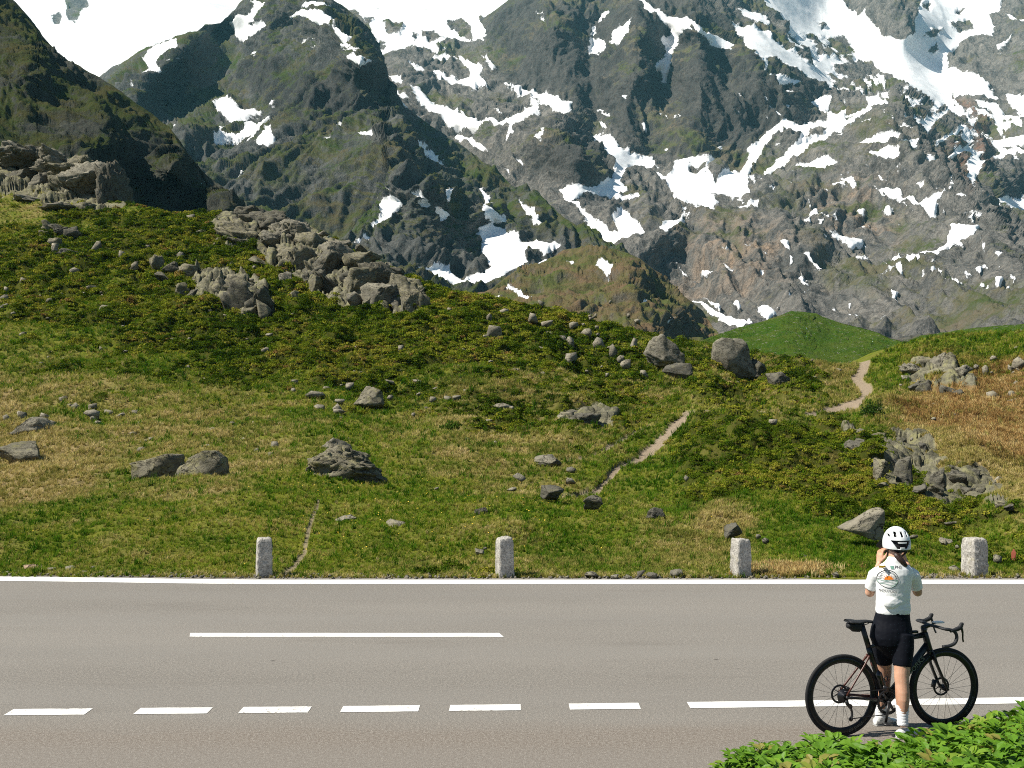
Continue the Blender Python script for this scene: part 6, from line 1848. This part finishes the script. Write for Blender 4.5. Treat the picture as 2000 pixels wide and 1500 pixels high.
def annulus(r0, r1, n=48):
    a = np.linspace(0, 2 * math.pi, n, endpoint=False)
    V = np.vstack([np.stack([np.cos(a) * r, np.sin(a) * r], 1) for r in (r0, r1)])
    return V, [(k, (k + 1) % n, n + (k + 1) % n, n + k) for k in range(n)]
def rect(w, h, nx=6):
    x = np.linspace(-w / 2, w / 2, nx + 1)
    V = np.vstack([np.stack([x, x * 0 + y], 1) for y in (-h / 2, h / 2)])
    return V, [(k, k + 1, nx + 2 + k, nx + 1 + k) for k in range(nx)]
K = 8.66 / FPX
EU, EV = 1736.5, 1131.5
print_on('lettering', *text_mesh('SOLITUDE', 0.0285), INK, 1737.0, 1157.5, -0.05, 0.006)
print_on('lettering', *text_mesh('PNS', 0.034), INK, 1756.0, 1111.0, 0.0)
print_on('print_patch', *rect(6.2 * K, 6.0 * K), GREENP, 1744.5, 1109.0)
print_on('print_patch', *rect(16.5 * K, 4.6 * K), YELLOW, 1724.5, 1107.0, -0.06)
print_on('emblem_hills', *(lambda r: (np.array([(-r, 0.0)] + [(x, 0.006 * math.sin(x * 90)) for x in np.linspace(-r, r, 15)] + [(r * math.cos(t_), r * math.sin(t_)) for t_ in np.linspace(0, -math.pi, 24)]), [tuple(range(40))]))(16.8 * K), PALEG, EU, EV + 1.0, 0, 0.0026)
print_on('emblem_sun', *disc(7.6 * K, 24, 0, math.pi), ORANGE, EU + 0.5, EV + 1.6, 0, 0.0034)
print_on('emblem_ring', *annulus(16.6 * K, 17.6 * K), INK, EU, EV, 0, 0.0036)
for k in range(3):
    xs_ = np.linspace(-1, 1, 15)
    w_ = math.sqrt(max(0.05, 1 - ((k * 4 + 2) / 17.0) ** 2)) * 16 * K
    cl = np.stack([xs_ * w_, -(k * 4.0 - 1.0) * K + 1.3 * K * np.sin(xs_ * 3.0 + k * 1.7)], 1)
    V2 = np.vstack([cl, cl - (0, 0.8 * K)])
    print_on('emblem_line', V2, [(q, q + 1, 15 + q + 1, 15 + q) for q in range(14)], GREENP, EU, EV + 3, 0, 0.0038)
tv, tf = text_mesh('ROAD TO NOWHERE', 0.0225)
ang = math.pi / 2 - tv[:, 0] / (12.6 * K) * 0.86
rad = 11.6 * K + tv[:, 1]
print_on('lettering', np.stack([rad * np.cos(ang), rad * np.sin(ang)], 1), tf, INK, EU, EV, 0, 0.0036)
for k in range(7):
    a = math.pi * (k + 0.8) / 7.6
    p = np.array([[math.cos(a) * q * K, math.sin(a) * q * K] for q in (8.5, 11.0)])
    nrm = np.array([-math.sin(a), math.cos(a)]) * 0.35 * K
    print_on('emblem_ray', np.array([p[0] - nrm, p[0] + nrm, p[1] + nrm, p[1] - nrm]), [(0, 1, 2, 3)], ORANGE, EU, EV + 1.6, 0, 0.0034)

# shorts
shorts = [loft([(A(1741, 1286, 8.74), 0.02, 0.02), (A(1741, 1270, 8.74), 0.10, 0.075), (A(1741, 1258, 8.74), 0.160, 0.115), (A(1740, 1244, 8.745), 0.178, 0.128), (A(1741, 1228, 8.75), 0.172, 0.124), (A(1742, 1210, 8.76), 0.152, 0.110), (A(1744, 1192, 8.76), 0.138, 0.098), (A(1744, 1186, 8.76), 0.134, 0.095)], 24)]
def to(a, b, q):
    return a + (b - a) * q
shorts.append(tube([hipR + (0, 0, 0.03), to(hipR, kneeR, 0.3), to(hipR, kneeR, 0.55), to(hipR, kneeR, 0.735)], [0.088, 0.090, 0.083, 0.0735], 20, up=(0, 1, 0)))
shorts.append(tube([hipL + (0, 0, 0.03), to(hipL, kneeL, 0.3), to(hipL, kneeL, 0.5), to(hipL, kneeL, 0.68)], [0.088, 0.090, 0.083, 0.0745], 20, up=(0, 1, 0)))
wear('shorts', fuse('shorts', shorts, 0.0068, 3, lambda co: 0.003 * fbm(co * np.array([14, 14, 22.0]), 3)), SHORTS)

# socks and shoes
def sock(knee, ank, q0):
    a, b_ = to(knee, ank, q0), ank
    return fuse('sock', [tube([a, to(a, b_, 0.3), to(a, b_, 0.7), b_ + (0, 0, -0.02)], [0.0560, 0.0510, 0.0450, 0.046], 18, up=(0, 1, 0))], 0.006, 1, lambda co: 0.0012 * np.sin(co[:, 2] * 260))
wear('sock', sock(kneeR, ankR, 0.62), SOCK)
wear('sock', sock(kneeL, ankL, 0.60), SOCK)
def shoe(heel, toe, lift=0.0):
    h, t_ = np.asarray(heel, float), np.asarray(toe, float)
    d = t_ - h
    L = np.linalg.norm(d)
    d /= L
    s = np.array([-d[1], d[0], 0])
    z = np.array([0, 0, 1.0])
    secs = [(0.0, 0.026, 0.052), (0.03, 0.034, 0.062), (0.08, 0.036, 0.064), (0.13, 0.036, 0.052), (0.18, 0.042, 0.040), (0.22, 0.042, 0.032), (0.25, 0.034, 0.026), (0.268, 0.016, 0.018)]
    V, F = [], []
    seg = 18
    for x, w_, hh_ in secs:
        c = h + d * (x / 0.268 * L)
        for q in range(seg):
            a = 2 * math.pi * q / seg
            V.append(c + s * w_ * math.cos(a) + z * (0.006 + lift * x + hh_ * (0.5 + 0.5 * math.sin(a)) * 1.15))
    for k in range(len(secs) - 1):
        for q in range(seg):
            F.append((k * seg + q, k * seg + (q + 1) % seg, (k + 1) * seg + (q + 1) % seg, (k + 1) * seg + q))
    F += [tuple(range(seg))[::-1], tuple((len(secs) - 1) * seg + q for q in range(seg))]
    up_ = fuse('shoe', [(V, F)], 0.006, 2)
    so = [(h + d * (x / 0.268 * L), w_ * 0.94) for x, w_, _ in secs]
    SV_, SF_ = [], []
    for c, w_ in so:
        for zz in (0.002, 0.011):
            SV_ += [c - s * w_ + z * zz, c + s * w_ + z * zz]
    for k in range(len(so) - 1):
        a, b_ = 4 * k, 4 * k + 4
        SF_ += [(a, a + 1, b_ + 1, b_), (a + 2, b_ + 2, b_ + 3, a + 3), (a, b_, b_ + 2, a + 2), (a + 1, a + 3, b_ + 3, b_ + 1)]
    SF_ += [(0, 2, 3, 1), (len(SV_) - 4, len(SV_) - 3, len(SV_) - 1, len(SV_) - 2)]
    o = wear('shoe', up_, SHOE)
    wear('sole', new_mesh('sole', SV_, SF_, False), SOLE, o)
    dial = ball(h + d * L * 0.50 + z * 0.056 - s * 0.034, (0.014, 0.010, 0.012))
    wear('dial', new_mesh('dial', *dial), SHOE, o)
    return o
def flat(p, z=0.0):
    return np.array([p[0], p[1], z])
shoe(flat(ankR) + (-0.055, -0.02, 0), flat(ankR) + (0.185, 0.085, 0))
shoe(flat(ankL) + (-0.055, -0.02, 0), flat(ankL) + (0.185, 0.085, 0))

# helmet
HC = A(1751, 1062, 8.83)
n_ph, n_th = 150, 80
th = np.linspace(0, math.radians(104), n_th)
ph = np.linspace(0, 2 * math.pi, n_ph, endpoint=False)
RX, RY, RZ = 0.101, 0.136, 0.140
def hpt(t_, p_, k=1.0):
    x = math.sin(t_) * math.cos(p_) * RX
    y = math.sin(t_) * math.sin(p_) * RY
    z = math.cos(t_) * RZ
    return np.array([x, y, z]) * k
V = [HC + hpt(t_, p_) + (0, 0.01 * 0, 0) for t_ in th for p_ in ph]
def hole(x, z, y):
    """vents as seen from behind (x right, z up, in view pixels from the helmet centre)"""
    if y > 0:
        # front vents, mirrored slots
        return abs(abs(x) - 9) < 2.2 and 6 < z < 24
    for cx, w_ in ((-10.0, 1.9), (0.6, 2.0), (10.4, 1.9)):
        if abs(x - cx + (z - 19) * 0.12 * np.sign(cx)) < w_ and 15 < z < 24.5:
            return True
    if abs(abs(x) - 17.5) < 1.0 and 15 < z < 20:
        return True
    wz = 17.5 - (8.5 - z) * 0.62
    if -6.0 < z < 8.8 and abs(x) < wz:
        if 3.6 < z < 6.2 and abs(x) < 7.5:
            return False
        if z < -3.4 and abs(x) < 4:
            return False
        return True
    return False
F = []
for i in range(n_th - 1):
    for j in range(n_ph):
        q = (i * n_ph + j, i * n_ph + (j + 1) % n_ph, (i + 1) * n_ph + (j + 1) % n_ph, (i + 1) * n_ph + j)
        c = np.mean([V[a] for a in q], 0) - HC
        if not hole(c[0] / PX, c[2] / PX, c[1]):
            F.append(q)
helm = new_mesh('helmet', V, F)
ho = wear('helmet', helm, HELM)
sm = ho.modifiers.new('shell', 'SOLIDIFY')
sm.thickness = 0.010
sm.offset = -1
wear('liner', new_mesh('liner', [HC + hpt(t_, p_, 0.86) for t_ in th for p_ in ph], [(i * n_ph + j, i * n_ph + (j + 1) % n_ph, (i + 1) * n_ph + (j + 1) % n_ph, (i + 1) * n_ph + j) for i in range(n_th - 1) for j in range(n_ph)]), DARKF, ho)
strap = [tube([HC + (-0.075, -0.02, -0.03), HC + (-0.07, 0.02, -0.09), HC + (-0.02, 0.07, -0.135)], [(0.009, 0.003)] * 3, 6, up=(0, 1, 0)), tube([HC + (0.078, -0.03, -0.03), HC + (0.076, -0.01, -0.075), HC + (0.05, 0.05, -0.125)], [(0.010, 0.004)] * 3, 6, up=(0, 1, 0)),
         tube([HC + (0.078, -0.055, -0.03), HC + (0.03, -0.095, -0.052), HC + (-0.03, -0.095, -0.052), HC + (-0.078, -0.055, -0.03)], [(0.012, 0.010)] * 4, 8)]
wear('strap', new_mesh('strap', *join(*strap)), DARKF, ho)
# hair: a cap below the helmet and a pony tail over the right shoulder
hair = [ball(head0 + (0.0, -0.018, 0.0), (0.076, 0.082, 0.070)), tube(curve([A(1748, 1080, 8.735), A(1753, 1087, 8.715), A(1760, 1095, 8.70), A(1768, 1103, 8.695), A(1772, 1106, 8.70)], 14), [0.014, 0.020, 0.023, 0.025, 0.026, 0.027, 0.027, 0.026, 0.024, 0.022, 0.019, 0.015, 0.010, 0.005], 12)]
wear('hair', fuse('hair', hair, 0.006, 2, lambda co: 0.002 * np.sin(co[:, 0] * 420 + co[:, 2] * 260)), HAIR)

# phone held up in front of the face
pv_, pf_ = box((0, 0, 0), (0.150, 0.009, 0.074))
PHONE = simple_mat('phone_glass', (0.012, 0.013, 0.015), 0.2, 0.6)
pc0 = A(1727.5, 1069.5, 9.10)
bmp = bmesh.new()
for v_ in pv_:
    bmp.verts.new(v_)
bmp.verts.ensure_lookup_table()
for f_ in pf_:
    bmp.faces.new([bmp.verts[i] for i in f_])
bmesh.ops.bevel(bmp, geom=bmp.edges[:], offset=0.004, segments=2, affect='EDGES')
pme = bpy.data.meshes.new('phone')
bmp.to_mesh(pme)
bmp.free()
phone = link('phone', pme, PHONE, label='dark phone held up in both hands beside the helmet', category='phone')
phone.location = pc0
phone.rotation_euler = (0, math.radians(42), math.radians(8))
lens = link('camera_lens', new_mesh('camera_lens', *tube([(-0.058, 0.004, 0.022), (-0.058, 0.008, 0.022)], 0.010, 14, up=(1, 0, 0))), DARKF, phone)

# ---------------------------------------------------------------- mountain air
hz = bmesh.new()
bmesh.ops.create_cube(hz, size=1.0)
hme = bpy.data.meshes.new('haze')
hz.to_mesh(hme)
hz.free()
hm = bpy.data.materials.new('mountain_air')
hm.use_nodes = True
hn = hm.node_tree
hn.nodes.remove(hn.nodes['Principled BSDF'])
pv = hn.nodes.new('ShaderNodeVolumePrincipled')
pv.inputs['Color'].default_value = (0.30, 0.80, 1.0, 1)
pv.inputs['Density'].default_value = 4.2e-5
pv.inputs['Anisotropy'].default_value = 0.0
hn.links.new(pv.outputs[0], hn.nodes['Material Output'].inputs['Volume'])
hme.materials.append(hm)
haze = link('haze', hme, kind='stuff', label='pale blue mountain air over the valley')
haze.scale = (19000, 10500, 2910)
haze.location = (0, 4700, 1445)
